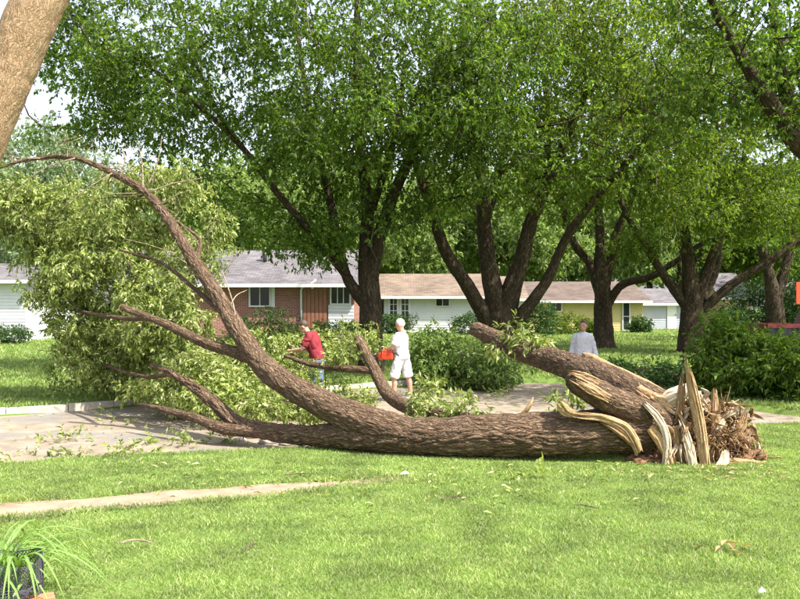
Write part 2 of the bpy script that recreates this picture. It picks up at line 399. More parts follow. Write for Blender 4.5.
def sheet(xs, ys, hf):
    X, Y = np.meshgrid(xs, ys); Z = hf(X, Y); n = len(xs); m = len(ys)
    i = np.arange(m - 1)[:, None] * n; j = np.arange(n - 1)[None, :]
    q = np.stack([i + j, i + j + 1, i + n + j + 1, i + n + j], -1).reshape(-1, 4)
    mb = MB(); mb.add(np.stack([X, Y, Z], -1).reshape(-1, 3), q); return mb, X, Y, q
xs = np.unique(np.r_[np.linspace(-900, -60, 15), np.linspace(-60, -14, 40), np.arange(-14, 14.01, .125), np.linspace(14, 60, 40), np.linspace(60, 900, 15)])
ys = np.unique(np.r_[np.linspace(-300, -10, 8), np.linspace(-10, 4, 20), np.arange(4, 24.01, .125), np.linspace(24, 70, 60), np.linspace(70, 1200, 16)])
mb, *_ = sheet(xs, ys, ground_h)
put('ground', mb, M['ground'], kind='structure')
# road sheet (clipped to the polygon with a little overlap under the verge)
def clipped(xs, ys, hf, keep):
    mb, X, Y, q = sheet(xs, ys, hf); cx = X.ravel()[q].mean(1); cy = Y.ravel()[q].mean(1)
    k = keep(cx, cy); mb.q = [q[k]]; return mb
def road_h(x, y): return base_h(x, y) - .10 + .02 * (fbm(np.stack([x * 1.2, y * 1.2, 0 * x], -1), 8, 3) - .5)
mb = clipped(np.unique(np.r_[np.linspace(-40, -12, 60), np.arange(-12, 12.01, .2), np.linspace(12, 60, 80)]), np.arange(0, 30.01, .2), road_h, lambda x, y: sdpoly(x, y, ROAD) < .02)
put('road', mb, M['road'], kind='structure')
mb = MB(); pc, _ = catmull(PATHC, np.ones(len(PATHC)), .25)
tg = np.gradient(pc, axis=0); tg /= np.linalg.norm(tg, axis=1)[:, None]; nn = np.stack([-tg[:, 1], tg[:, 0]], 1)
hw = np.interp(pc[:, 0], [-3, -1.4, .3], [.38, .34, .1]) + .2 * (noise(np.stack([np.arange(len(pc)) * .5, np.zeros(len(pc)), np.zeros(len(pc))], 1), 4) - .5)
rows = [pc + nn * (hw * k)[:, None] for k in (-1, -.4, .4, 1)]
v = np.concatenate([np.c_[r, lawn_h(r[:, 0], r[:, 1]) - .022] for r in rows]); n = len(pc); q = []
for a in range(3):
    for i in range(n - 1): q.append((a * n + i, a * n + i + 1, (a + 1) * n + i + 1, (a + 1) * n + i))
mb.add(v, q); put('path', mb, M['path'], kind='structure')
# kerb along the far side of the road, one stone after another
kroot = thing('kerb', 'pale concrete kerb along the far left edge of the muddy road', 'kerb', (-8, 15, 0))
kp = np.array([(-24, 9.3), (-12, 13.0), (-7.5, 15.2), (-5.9, 16.4), (-3.4, 18.4), (.8, 21.2)])
kc, _ = catmull(kp, np.ones(len(kp)), 1.1); r_ = rng(3)
for a, b in zip(kc[:-1], kc[1:]):
    d = b - a; L = np.linalg.norm(d); d /= L; nrm = np.array([-d[1], d[0]]); c = (a + b) / 2 + nrm * .02
    z = float(base_h(*c)) ; h = .17; mb = MB()
    up = .03 + .02 * r_.random()
    mb.obox((c[0], c[1], z - .14 + up), (d[0] * (L / 2 - .006), d[1] * (L / 2 - .006), .0), (nrm[0] * .09, nrm[1] * .09, 0), (0, 0, .14))
    put('kerb_stone', mb, M['concrete'], kroot, smooth=False)

# ------------------------------------------------------------------ foliage helpers
def rand_dirs(k, r):
    v = r.normal(size=(k, 3)); return v / np.linalg.norm(v, axis=1)[:, None]
def sprigs(mb, centers, radius, nspr, nleaf, L, W, r, droop=.5, out=.6):
    """each clump: nspr sprigs, each sprig a spray of leaflets"""
    C = np.repeat(centers, nspr, 0); Rr = np.repeat(np.broadcast_to(radius, len(centers)), nspr)
    u = rand_dirs(len(C), r); rad = r.random(len(C)) ** .5
    off = u * (rad * Rr)[:, None] * np.array([1.1, 1.1, .8]); sp = C + off
    ax = u * out + rand_dirs(len(C), r) * .5 + np.array([0, 0, -droop]); ax /= np.linalg.norm(ax, axis=1)[:, None]
    p = np.repeat(sp, nleaf, 0); a = np.repeat(ax, nleaf, 0); k = len(p)
    t = (np.tile(np.arange(nleaf), len(sp)) / max(1, nleaf - 1))
    Ls = L * (.5 + .9 * r.random(k))
    d = a * .75 + rand_dirs(k, r) * .8 + np.array([0, 0, -droop * .4])
    p = p + a * (t * L * 1.3)[:, None]
    nr = rand_dirs(k, r) * .75 + np.array([0, 0, .8])
    mb.leaves(p, d, nr, Ls, Ls * W * (.8 + .4 * r.random(k)), .15, .2)
def in_ell(c, rad, k, r, shell=.35):
    u = rand_dirs(k, r); q = (shell + (1 - shell) * r.random(k)) ** .6
    return np.asarray(c) + u * q[:, None] * np.asarray(rad)
def layered(c, rad, k, r, per=5):
    p = in_ell(c, rad, max(1, k // per), r); s_ = min(1.1, .28 * float(np.mean(rad)) + .25)
    q = np.repeat(p, per, 0) + r.normal(size=(len(p) * per, 3)) * np.array([s_, s_, s_ * .32]); d = np.linalg.norm(q - np.repeat(p, per, 0), axis=1)
    q[:, 2] -= .18 * d; return q
def connect(mb, nodes, targets, r, r0=.035, r1=.007, sag=.0, n=5, step=3, wander=.12):
    """thin branches from the nearest wood to every clump"""
    nodes = np.asarray(nodes); d0 = np.min(np.linalg.norm(targets[:, None, :] - nodes[None, ::2, :], axis=2), axis=1)
    for t in targets[np.argsort(d0)]:
        w_ = np.linalg.norm(nodes - t, axis=1) + np.maximum(0, nodes[:, 2] - t[2]) * .8
        s = nodes[np.argmin(w_)]; D = np.linalg.norm(t - s)
        if D < .15: continue
        k = max(3, min(6, int(D / .5) + 2)); u = np.linspace(0, 1, k)[:, None]
        pts = s + (t - s) * u + (r.normal(size=(k, 3)) * wander * D * .35) * np.sin(u * np.pi) + np.array([0, 0, 1]) * np.sin(u * np.pi) * D * sag
        rr = np.linspace(min(r0, .008 + .012 * D), r1, k)
        mb.tube(pts, rr, n, smoothp=False)
        nodes = np.concatenate([nodes, pts[1:]])
    return nodes

def limbset(limbs, step=.3):
    return np.concatenate([catmull(np.array([l[:3] for l in L]), np.array([l[3] for l in L]), step)[0] for L in limbs])
def PL(*a): return [tuple(P(x, y, Y)) + (rr,) for (x, y, Y, rr) in a]

def standing_tree(name, label, cat, base, limbs, ells, leaf=.115, lw=.52, nspr=22, nleaf=6, cr=.62, rs=.86, lm='leaf_tree', bm='bark_dark', seed=1, group=None, bare=0, droop=.45, amp=.02):
    r = rng(seed); root = thing(name, label, cat, base, group)
    tb = MB(); limbs = [[l[:3] + (l[3] * rs,) for l in L] for L in limbs]
    for i, L in enumerate(limbs):
        big = L[0][3] > .18
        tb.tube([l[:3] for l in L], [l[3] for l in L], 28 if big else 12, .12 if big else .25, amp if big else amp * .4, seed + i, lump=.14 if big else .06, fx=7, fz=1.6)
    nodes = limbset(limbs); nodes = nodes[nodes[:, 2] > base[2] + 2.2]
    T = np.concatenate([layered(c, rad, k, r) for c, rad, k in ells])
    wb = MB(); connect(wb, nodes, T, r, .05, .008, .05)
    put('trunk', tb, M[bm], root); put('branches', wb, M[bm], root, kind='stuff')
    lb = MB(); sprigs(lb, T, cr * (.7 + .6 * r.random(len(T))), nspr, nleaf, leaf, lw, r, droop)
    put('crown', lb, M[lm], root, smooth=False)
    if bare:
        bb = MB(); s = T[r.choice(len(T), bare)]
        for p in s:
            k = 4; pts = p + np.cumsum(np.r_[[[0, 0, 0]], r.normal(size=(k, 3)) * .12 + [0, 0, -.28]], 0)
            bb.tube(pts, np.linspace(.012, .004, k + 1), 4, smoothp=False)
        put('bare_twigs', bb, M['twig_pale'], root, kind='stuff')
    return root
# ------------------------------------------------------------------ houses
def siding(mb, x0, x1, y, z0, z1, h=.16):
    k = int(round((z1 - z0) / h)); h = (z1 - z0) / k
    for i in range(k):
        a = z0 + i * h; b = a + h
        mb.add([(x0, y - .028, a), (x1, y - .028, a), (x1, y - .006, b), (x0, y - .006, b), (x0, y - .004, a), (x1, y - .004, a)], [(0, 1, 2, 3), (4, 5, 1, 0)])
def gable_house(name, label, x0, x1, y, dep, zb, eave, ridge, wm, rm, over=.45, lap=True, gx0=None, gx1=None):
    root = thing(name, label, 'house', ((x0 + x1) / 2, y + dep / 2, zb))
    ym = y + dep / 2
    mb = MB(); mb.box((x0, y, zb - .3), (x1, y + dep, eave)); put('wall', mb, wm, root, smooth=False)
    sl_ = (ridge - eave) / (dep / 2)
    for xx in (x0, x1 - .12):
        gb = MB()
        v = [(xx, y, eave), (xx, y + dep, eave), (xx, ym, ridge - .06), (xx + .12, y, eave), (xx + .12, y + dep, eave), (xx + .12, ym, ridge - .06)]
        gb.add(v, [(0, 1, 4, 3), (1, 2, 5, 4), (2, 0, 3, 5)], [(0, 2, 1), (3, 4, 5)])
        put('gable', gb, wm, root, smooth=False)
    if lap:
        sb = MB(); siding(sb, x0, x1, y, zb, eave); put('siding', sb, wm, root, smooth=False)
    rb = MB(); th = .14
    for sgn in (-1, 1):
        ye = ym + sgn * (dep / 2 + over); ze = eave - sl_ * over + .05
        a = np.array([(x0 - over, ye, ze), (x1 + over, ye, ze), (x1 + over, ym, ridge + .05), (x0 - over, ym, ridge + .05)])
        v = np.concatenate([a, a - [0, 0, th]])
        rb.add(v, [(0, 1, 2, 3), (7, 6, 5, 4), (0, 4, 5, 1), (1, 5, 6, 2), (3, 2, 6, 7), (0, 3, 7, 4)])
    roof = put('roof', rb, rm, root, smooth=False)
    fb = MB(); ye = y - over; ze = eave - sl_ * over + .05
    fb.box((x0 - over - .01, ye - .10, ze - .17), (x1 + over + .01, ye - .003, ze - .012)); put('gutter', fb, M['white_paint'], roof, smooth=False)
    sb = MB(); sb.box((x0 - over, ye, ze - .16), (x1 + over, y - .03, ze - .145)); put('soffit', sb, M['white_paint'], roof, smooth=False)
    return root, roof
def window(root, x0, x1, z0, z1, y, nx=2, nz=1, name='window', fm='white_paint', t=.07):
    fb = MB(); yo = y - .07
    fb.box((x0, yo, z0), (x0 + t, y, z1)); fb.box((x1 - t, yo, z0), (x1, y, z1)); fb.box((x0 + t, yo, z1 - t), (x1 - t, y, z1)); fb.box((x0 + t, yo, z0), (x1 - t, y, z0 + t))
    o = put(name, fb, M[fm], root, smooth=False)
    for i in range(nx):
        for j in range(nz):
            a = x0 + t + (x1 - x0 - 2 * t) * i / nx; b = x0 + t + (x1 - x0 - 2 * t) * (i + 1) / nx
            c = z0 + t + (z1 - z0 - 2 * t) * j / nz; d = z0 + t + (z1 - z0 - 2 * t) * (j + 1) / nz
            pb = MB(); pb.box((a + .015, y - .035, c + .015), (b - .015, y - .02, d - .015)); put('pane', pb, M['glass'], o, smooth=False)
    bar = MB()
    for i in range(1, nx): a = x0 + t + (x1 - x0 - 2 * t) * i / nx; bar.box((a - .02, y - .06, z0 + t), (a + .02, y - .012, z1 - t))
    for j in range(1, nz): c = z0 + t + (z1 - z0 - 2 * t) * j / nz; bar.box((x0 + t, y - .055, c - .02), (x1 - t, y - .014, c + .02))
    if nx * nz > 1: put('glazing_bar', bar, M[fm], o, smooth=False)
    return o
def pxx(px, Y): return (px - 400) / F * Y
def pxz(py, Y): return CAMZ + (HORY - py) / F * Y

# brick house (Y = 36)
Y0 = 36.; zb = float(base_h(0, Y0))
h1, roof = gable_house('brick_house', 'red brick ranch house with grey shingle roof behind the fallen crown', pxx(120, Y0), pxx(354, Y0), Y0, 8.5, zb, pxz(281, Y0), 4.55, M['brick'], M['shingle_grey'], lap=False)
window(h1, pxx(249, Y0), pxx(271, Y0), pxz(307, Y0), pxz(282, Y0), Y0 - .001, 2, 1)
sh = MB(); sh.box((pxx(271.3, Y0), Y0 - .05, pxz(307, Y0)), (pxx(275, Y0), Y0, pxz(282, Y0))); put('shutter', sh, M['white_paint'], h1, smooth=False)
d = MB(); d.box((pxx(303, Y0), Y0 - .06, zb), (pxx(327, Y0), Y0 - .002, pxz(283, Y0))); do = put('garage_door', d, M['brown_door'], h1, smooth=False)
for i in range(6):
    a = pxx(303, Y0) + (pxx(327, Y0) - pxx(303, Y0)) * i / 6
    b_ = MB(); b_.box((a + .02, Y0 - .085, zb + .05), (a + .16, Y0 - .06, pxz(285, Y0))); put('plank', b_, M['brown_door'], do, smooth=False)
sb = MB(); siding(sb, pxx(328.5, Y0), pxx(354, Y0), Y0 - .03, zb, pxz(305, Y0)); put('siding', sb, M['white_siding'], h1, smooth=False)
window(h1, pxx(330, Y0), pxx(351, Y0), pxz(305, Y0), pxz(283, Y0), Y0 - .001, 3, 1)
dp = MB(); yo = Y0 - .45
dp.tube([(pxx(317, Y0), yo, pxz(280, Y0)), (pxx(314, Y0), yo + .05, pxz(283, Y0)), (pxx(303, Y0), Y0 - .12, pxz(287, Y0)), (pxx(301.5, Y0), Y0 - .1, pxz(290, Y0)), (pxx(301.5, Y0), Y0 - .1, zb)], [.055] * 5, 8, smoothp=False)
put('downspout', dp, M['white_paint'], h1)
ch = MB(); ch.tube([(pxx(265, 38.5), 38.5, 3.7), (pxx(265, 38.5), 38.5, 4.5)], [.1, .1], 10, smoothp=False); ch.tube([(pxx(265, 38.5), 38.5, 4.45), (pxx(265, 38.5), 38.5, 4.62)], [.16, .13], 10, smoothp=False)
put('vent_pipe', ch, M['dark_metal'], roof)
lt = MB(); lt.box((pxx(313, Y0) - .06, Y0 - .2, pxz(289, Y0)), (pxx(313, Y0) + .06, Y0 - .095, pxz(286, Y0))); put('porch_lamp', lt, M['white_paint'], h1, smooth=False)

# white house (Y = 50)
Y0 = 50.; zb = float(base_h(0, Y0))
h2, roof2 = gable_house('white_house', 'white clapboard ranch house with tan roof and french doors', pxx(384, Y0), pxx(481, Y0), Y0, 7.5, zb, pxz(294, Y0), 3.95, M['white_siding'], M['shingle_tan'], over=.5)
d2 = window(h2, pxx(388, Y0), pxx(399, Y0), zb + .05, pxz(296, Y0), Y0 - .03, 2, 5, 'french_door', t=.13)
window(h2, pxx(399.5, Y0), pxx(410.5, Y0), zb + .05, pxz(296, Y0), Y0 - .03, 2, 5, 'french_door', t=.13)
window(h2, pxx(435, Y0), pxx(450, Y0), pxz(307, Y0), pxz(295, Y0), Y0 - .03, 2, 1)
# small white gabled wing showing between the stems
Y1 = 51.
h2b, _ = gable_house('white_garage', 'small white gabled garage showing through the multi-stemmed tree', pxx(497, Y1), pxx(524, Y1), Y1, 6, zb, pxz(297, Y1), 3.8, M['white_siding'], M['shingle_tan'], over=.3)
# yellow house
Y0 = 52.; zb = float(base_h(0, Y0))
h3, r3 = gable_house('yellow_house', 'low yellow house with brown shingle roof behind the dark tree', pxx(530, Y0), pxx(643, Y0), Y0, 8, zb, pxz(299, Y0), 3.5, M['yellow_siding'], M['shingle_brown'])
window(h3, pxx(549, Y0), pxx(562, Y0), pxz(312, Y0), pxz(301, Y0), Y0 - .03, 2, 1)
window(h3, pxx(622, Y0), pxx(630, Y0), zb + .02, pxz(302, Y0), Y0 - .03, 1, 2, 'door')
# grey garage
Y0 = 56.; zb = float(base_h(0, Y0))
h4, r4 = gable_house('grey_garage', 'blue-grey sided garage with white door right of the yellow house', pxx(643, Y0), pxx(685, Y0), Y0, 6.5, zb, pxz(302.5, Y0), 3.1, M['grey_siding'], M['shingle_grey'], over=.3)
dd = MB(); dd.box((pxx(667, Y0), Y0 - .08, zb), (pxx(676, Y0), Y0 - .03, pxz(305, Y0))); do = put('door', dd, M['white_paint'], h4, smooth=False)
kn = MB(); kn.ell((pxx(675, Y0), Y0 - .11, zb + 1), (.04, .04, .04)); put('handle', kn, M['dark_metal'], do)
# tan house far right
Y0 = 64.; zb = float(base_h(0, Y0))
h5, r5 = gable_house('tan_house', 'small tan house far off between the dark trunks at right', pxx(722, Y0), pxx(750, Y0), Y0, 7, zb, pxz(296, Y0), 4.6, M['tan_siding'], M['shingle_grey'], over=.3)
window(h5, pxx(737, Y0), pxx(743, Y0), pxz(312, Y0), pxz(299, Y0), Y0 - .03, 1, 2)
# left white house
Y0 = 40.; zb = float(base_h(0, Y0))
h6, r6 = gable_house('white_house', 'white house with grey roof at the left edge behind the fallen crown', pxx(-130, Y0), pxx(26, Y0), Y0, 8, zb, pxz(279, Y0), 4.1, M['white_siding'], M['shingle_grey'])
window(h6, pxx(-60, Y0), pxx(-30, Y0), pxz(308, Y0), pxz(287, Y0), Y0 - .03, 2, 1)

# ------------------------------------------------------------------ standing trees
def B(px, Y): return np.array([pxx(px, Y), Y, gz(pxx(px, Y), Y)])
def E(px, py, Y, rad, k): return (P(px, py, Y), rad, k)
standing_tree('maple_tree', 'tall dark tree with forked trunk behind the man in white', 'tree', B(371, 24), [
    PL((371, 378, 24, .62), (371, 362, 24, .46), (371, 340, 24, .4), (370, 300, 24, .38), (368, 268, 24, .36), (367, 245, 24, .28), (367, 200, 24, .2), (360, 150, 24, .18), (357, 80, 23.8, .15), (357, 0, 23.6, .1), (355, -60, 23.5, .05)),
    PL((370, 285, 24, .26), (376, 250, 23.8, .26), (383, 225, 23.6, .23), (400, 180, 23.4, .19), (425, 130, 23, .15), (445, 90, 22.6, .1), (465, 40, 22.2, .06)),
    PL((366, 305, 24, .24), (345, 272, 24, .18), (331, 205, 24.3, .15), (322, 165, 24.3, .13), (305, 85, 24.5, .1), (296, 20, 24.5, .06)),
    PL((350, 280, 24, .16), (318, 240, 23.6, .14), (275, 190, 23.2, .12), (240, 145, 23, .1), (182, 91, 22.6, .08), (145, 64, 22.3, .06), (105, 37, 22, .03)),
    PL((242, 148, 23, .09), (218, 112, 23, .08), (195, 60, 23, .06), (180, 0, 23, .04)),
    PL((372, 210, 23.9, .14), (395, 135, 23.6, .11), (405, 60, 23.4, .06))],
    [E(240, 75, 23, (5.2, 3.5, 3.0), 190), E(370, 50, 22, (4, 3.5, 3.4), 170), E(185, 150, 24, (2.4, 2.2, 1.7), 45), E(285, 195, 24.5, (2.6, 2.5, 1.7), 45), E(380, -90, 23, (7, 4, 2.5), 45), E(465, 110, 22, (2.4, 2.5, 3), 100), E(310, 110, 25, (3, 2, 2.5), 40), E(322, 255, 23.2, (.9, .8, .5), 10), E(300, 100, 21, (4.2, 1.6, 2.2), 60), E(440, 70, 20.5, (2.2, 1.5, 2.4), 60), E(120, 70, 22.5, (2.6, 2, 1.8), 90), E(130, 10, 22, (2.6, 2, 1.6), 60), E(345, 225, 23, (1.2, .8, .5), 15), E(415, 205, 22.5, (1.3, .8, .6), 20)], seed=11, bare=30)
standing_tree('maple_tree', 'broad multi-stemmed tree with patchy tan trunk in front of the white house', 'tree', B(500, 27), [
    PL((500, 368, 27, 1.0), (500, 345, 27, .78), (500, 325, 27, .62), (496, 300, 27, .45), (488, 262, 27, .33), (482, 200, 27, .25), (478, 150, 27, .2), (470, 80, 26.5, .13), (460, 0, 26, .07)),
    PL((494, 335, 27, .36), (470, 290, 26.7, .27), (445, 250, 26.4, .24), (430, 205, 26.2, .2), (418, 170, 26, .16), (402, 120, 25.5, .1), (390, 60, 25, .05)),
    PL((502, 325, 27, .5), (511, 292, 26.9, .4), (521, 262, 26.8, .32), (530, 225, 26.7, .26), (545, 190, 26.5, .21), (570, 130, 26, .15), (600, 60, 25.5, .1), (625, 0, 25, .06)),
    PL((505, 338, 27, .34), (530, 304, 26.6, .24), (548, 278, 26.4, .2), (565, 240, 26.2, .17), (590, 205, 26, .15), (620, 170, 25.7, .12), (655, 130, 25.4, .09), (690, 85, 25, .05)),
    PL((545, 190, 26.5, .15), (548, 120, 27, .12), (540, 50, 27.5, .08), (530, -20, 28, .05)),
    PL((484, 230, 27, .16), (500, 170, 27.4, .13), (512, 90, 27.8, .08))],
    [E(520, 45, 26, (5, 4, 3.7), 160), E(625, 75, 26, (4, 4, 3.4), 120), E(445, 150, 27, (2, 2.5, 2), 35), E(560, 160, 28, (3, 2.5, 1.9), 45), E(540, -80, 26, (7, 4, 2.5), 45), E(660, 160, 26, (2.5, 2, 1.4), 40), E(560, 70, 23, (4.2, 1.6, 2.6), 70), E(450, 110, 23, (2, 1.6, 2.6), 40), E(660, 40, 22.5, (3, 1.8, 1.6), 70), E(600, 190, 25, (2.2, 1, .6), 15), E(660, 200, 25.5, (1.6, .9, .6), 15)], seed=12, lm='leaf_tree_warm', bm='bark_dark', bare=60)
standing_tree('maple_tree', 'dark straight-trunked tree standing on the lawn behind the young man', 'tree', B(603, 35), [
    PL((603, 350, 35, .75), (603, 340, 35, .55), (603, 320, 35, .46), (603, 300, 35, .45), (601, 278, 35, .4), (600, 240, 35, .26), (598, 200, 35, .2), (595, 140, 35, .15), (590, 70, 35, .08)),
    PL((602, 300, 35, .28), (590, 265, 35, .22), (575, 245, 34.8, .2), (565, 215, 34.6, .16), (558, 170, 34.4, .1)),
    PL((603, 292, 35, .3), (615, 240, 35, .22), (628, 205, 34.8, .18), (642, 165, 34.6, .15), (660, 120, 34.4, .1)),
    PL((604, 310, 35, .24), (622, 285, 34.7, .2), (650, 277, 34.4, .17), (675, 262, 34.1, .15), (700, 245, 33.9, .12), (730, 235, 33.7, .09), (765, 228, 33.5, .05))],
    [E(600, 120, 35, (4.5, 4, 4), 100), E(660, 120, 34.5, (4, 4, 3.5), 90), E(700, 215, 34, (2.5, 2, 1.3), 35), E(560, 190, 35, (2, 2, 1.6), 30), E(620, 150, 32, (4.5, 1.5, 2.2), 40)], seed=13, leaf=.135, nspr=18)
standing_tree('maple_tree', 'dark many-limbed tree rising behind the right-hand brush pile', 'tree', B(692, 32), [
    PL((692, 352, 32, .75), (692, 330, 32, .58), (692, 305, 32, .5), (690, 280, 32, .36), (686, 240, 32, .22), (680, 180, 32, .16), (672, 110, 32, .1)),
    PL((688, 308, 32, .26), (662, 272, 32, .2), (642, 240, 31.8, .16), (622, 205, 31.6, .12), (610, 160, 31.4, .07)),
    PL((695, 305, 32, .3), (712, 258, 32, .22), (722, 230, 32, .18), (738, 185, 31.8, .13), (750, 120, 31.6, .08)),
    PL((700, 312, 32, .24), (735, 282, 31.6, .2), (768, 262, 31.2, .17), (805, 238, 30.8, .13), (850, 210, 30, .08)),
    PL((702, 300, 32, .22), (717, 265, 32.3, .2), (717, 220, 32.3, .16), (716, 160, 32.5, .1))],
    [E(690, 125, 32, (5, 4, 4), 110), E(770, 200, 31, (3, 3, 2), 60), E(770, 100, 31, (4, 4, 3), 90), E(720, 120, 28.5, (4, 1.5, 2.4), 50), E(780, 215, 29, (1.6, 1.5, .8), 30), E(715, 215, 30, (2, 1, .7), 25), E(650, 235, 31, (1.2, .8, .5), 15)], seed=14, leaf=.135, nspr=18, lm='leaf_tree_warm')
standing_tree('maple_tree', 'dark forked tree at the right edge above the parked truck', 'tree', B(775, 39), [
    PL((776, 345, 39, .7), (776, 325, 39, .52), (774, 300, 39, .46), (768, 270, 39, .3), (757, 230, 39, .22), (745, 180, 39, .14)),
    PL((775, 305, 39, .35), (786, 265, 39, .26), (797, 225, 39, .2), (812, 170, 39, .12))],
    [E(770, 190, 39, (5, 4, 3.6), 100), E(830, 170, 39, (4, 4, 4), 60)], seed=15, leaf=.15, nspr=16)
standing_tree('maple_tree', 'nearest right-hand tree whose thick limb and crown hang into the top right corner', 'tree', B(1120, 16.26), [
    PL((1120, 450, 16.26, 0.690), (1115, 400, 16.26, 0.506), (1075, 290, 16.38, 0.437), (990, 215, 16.51, 0.380), (890, 180, 16.51, 0.310), (835, 165, 16.51, 0.276), (800, 145, 16.38, 0.241), (778, 115, 16.26, 0.207), (758, 85, 16.13, 0.161), (735, 45, 16.00, 0.115), (715, 10, 15.88, 0.081), (700, -40, 15.75, 0.034)),
    PL((845, 168, 16.51, 0.230), (806, 128, 16.76, 0.196), (786, 95, 16.89, 0.161), (778, 50, 17.02, 0.115), (770, -10, 17.14, 0.069)),
    PL((1080, 300, 16.26, 0.345), (1060, 120, 15.88, 0.287), (1040, -60, 15.62, 0.207), (1000, -250, 15.49, 0.092)),
    PL((1060, 150, 15.88, 0.230), (960, 20, 16.26, 0.172), (880, -60, 16.51, 0.115))],
    [E(748, 55, 16.38, (2.04, 1.68, 1.62), 95), E(700, 10, 16.00, (1.32, 1.20, 1.08), 40), E(830, 20, 16.26, (2.64, 2.40, 2.40), 90), E(960, -30, 16.26, (3.60, 3.36, 3.12), 110), E(1060, -120, 15.24, (4.20, 3.60, 3.60), 90)], seed=16, leaf=.1, nspr=15, cr=.55, bare=20)
# near trunk, top left corner (its crown is above the picture)
r = rng(20); nb_ = np.array([pxx(-190, 6.3), 6.3, 0]); nb_[2] = gz(nb_[0], nb_[1])
nt_ = thing('near_tree', 'orange-brown leaning trunk close to the camera in the top left corner', 'tree', nb_)
mb = MB(); L = PL((-192, 560, 6.3, .38), (-172, 490, 6.3, .26), (-128, 390, 6.3, .215), (-76, 280, 6.3, .2), (-26, 155, 6.3, .192), (8, 75, 6.3, .188), (40, 0, 6.3, .186), (80, -90, 6.3, .18), (130, -220, 6.3, .17))
mb.tube([l[:3] for l in L], [l[3] for l in L], 140, .018, .007, 31, fx=15, fz=4, lump=.08)
put('trunk', mb, M['bark_near'], nt_)
mb = MB()
for L in (PL((122, -200, 6.3, .15), (180, -330, 6.6, .11), (260, -420, 7, .06)), PL((122, -200, 6.3, .15), (110, -340, 6, .11), (70, -460, 5.6, .05))):
    mb.tube([l[:3] for l in L], [l[3] for l in L], 20, .1, .01, 32)
put('limb', mb, M['bark_near'], nt_)

# ------------------------------------------------------------------ trees beyond the houses
def generic(name, seed, lm, H=13., W=5., leaf=.34, nc=170):
    r = rng(seed); root = thing(name, 'x', 'tree', (0, 0, 0)); tb = MB()
    limbs = [[(0, 0, -.3, .45), (0, 0, 1.5, .33), (.1, 0, H * .35, .26), (0, .1, H * .75, .08)]]
    for k in range(6):
        a = k * 1.05 + r.random(); z = H * (.22 + .06 * k)
        limbs.append([(0, 0, z, .16), (math.cos(a) * W * .35, math.sin(a) * W * .35, z + H * .12, .1), (math.cos(a) * W * .75, math.sin(a) * W * .75, z + H * .2, .04)])
    for i, L in enumerate(limbs): tb.tube([l[:3] for l in L], [l[3] for l in L], 10, .5, .02, i, lump=.1)
    put('trunk', tb, M['bark_dark'], root)
    T = np.concatenate([in_ell((0, 0, H * .6), (W * .85, W * .85, H * .38), nc // 2, r, .5)] + [in_ell(np.array([0, 0, H * .58]) + rand_dirs(1, r)[0] * np.array([W * .7, W * .7, H * .28]), (W * .38, W * .38, H * .13), nc // 10, r) for _ in range(6)])
    lb = MB(); sprigs(lb, T, W * .2 * (.7 + .6 * r.random(len(T))), 16, 6, leaf, .55, r, .35)
    put('crown', lb, M[lm], root, smooth=False); return root
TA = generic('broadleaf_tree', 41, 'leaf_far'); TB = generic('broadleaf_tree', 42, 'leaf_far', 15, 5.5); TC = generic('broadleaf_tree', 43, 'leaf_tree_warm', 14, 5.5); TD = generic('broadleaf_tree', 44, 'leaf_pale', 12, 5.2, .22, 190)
used = set()
def plant(t, px, Y, s, rot, label):
    o = t if t.name not in used else copy_tree(t); used.add(t.name)
    x = pxx(px, Y); o.location = (x, Y, gz(x, Y)); o.rotation_euler = (0, 0, rot); o.scale = (s, s, s * (1 + .1 * math.sin(rot * 3)))
    tag(o, label, 'tree', 'trees beyond the houses')
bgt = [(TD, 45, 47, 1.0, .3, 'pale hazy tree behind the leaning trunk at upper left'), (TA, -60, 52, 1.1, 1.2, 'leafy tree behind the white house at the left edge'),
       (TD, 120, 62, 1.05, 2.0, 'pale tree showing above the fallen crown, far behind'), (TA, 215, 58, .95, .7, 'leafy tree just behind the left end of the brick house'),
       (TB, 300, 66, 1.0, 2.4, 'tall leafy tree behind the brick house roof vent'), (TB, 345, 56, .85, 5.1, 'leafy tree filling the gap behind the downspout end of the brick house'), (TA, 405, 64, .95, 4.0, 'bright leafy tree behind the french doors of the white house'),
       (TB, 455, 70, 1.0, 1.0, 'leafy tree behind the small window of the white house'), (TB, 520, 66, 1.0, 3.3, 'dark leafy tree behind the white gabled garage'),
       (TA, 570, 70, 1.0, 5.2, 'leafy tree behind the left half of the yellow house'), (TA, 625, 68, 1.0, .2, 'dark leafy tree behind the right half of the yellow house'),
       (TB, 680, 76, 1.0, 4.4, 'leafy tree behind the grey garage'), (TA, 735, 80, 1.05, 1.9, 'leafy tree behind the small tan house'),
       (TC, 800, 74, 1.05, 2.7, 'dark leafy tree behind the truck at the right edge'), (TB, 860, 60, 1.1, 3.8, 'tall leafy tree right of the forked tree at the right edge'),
       (TC, 265, 84, 1.2, 5.5, 'dark leafy tree far behind the brick house window'), (TA, 480, 90, 1.2, 2.2, 'far leafy tree seen left of the multi-stemmed trunk'), (TB, 600, 92, 1.2, .9, 'far leafy tree seen above the dark straight trunk'), (TA, 20, 80, 1.2, 3.1, 'far leafy tree at the left behind the pale one'), (TB, 165, 90, 1.2, 3.9, 'far leafy tree between the fallen crown and the brick house')]
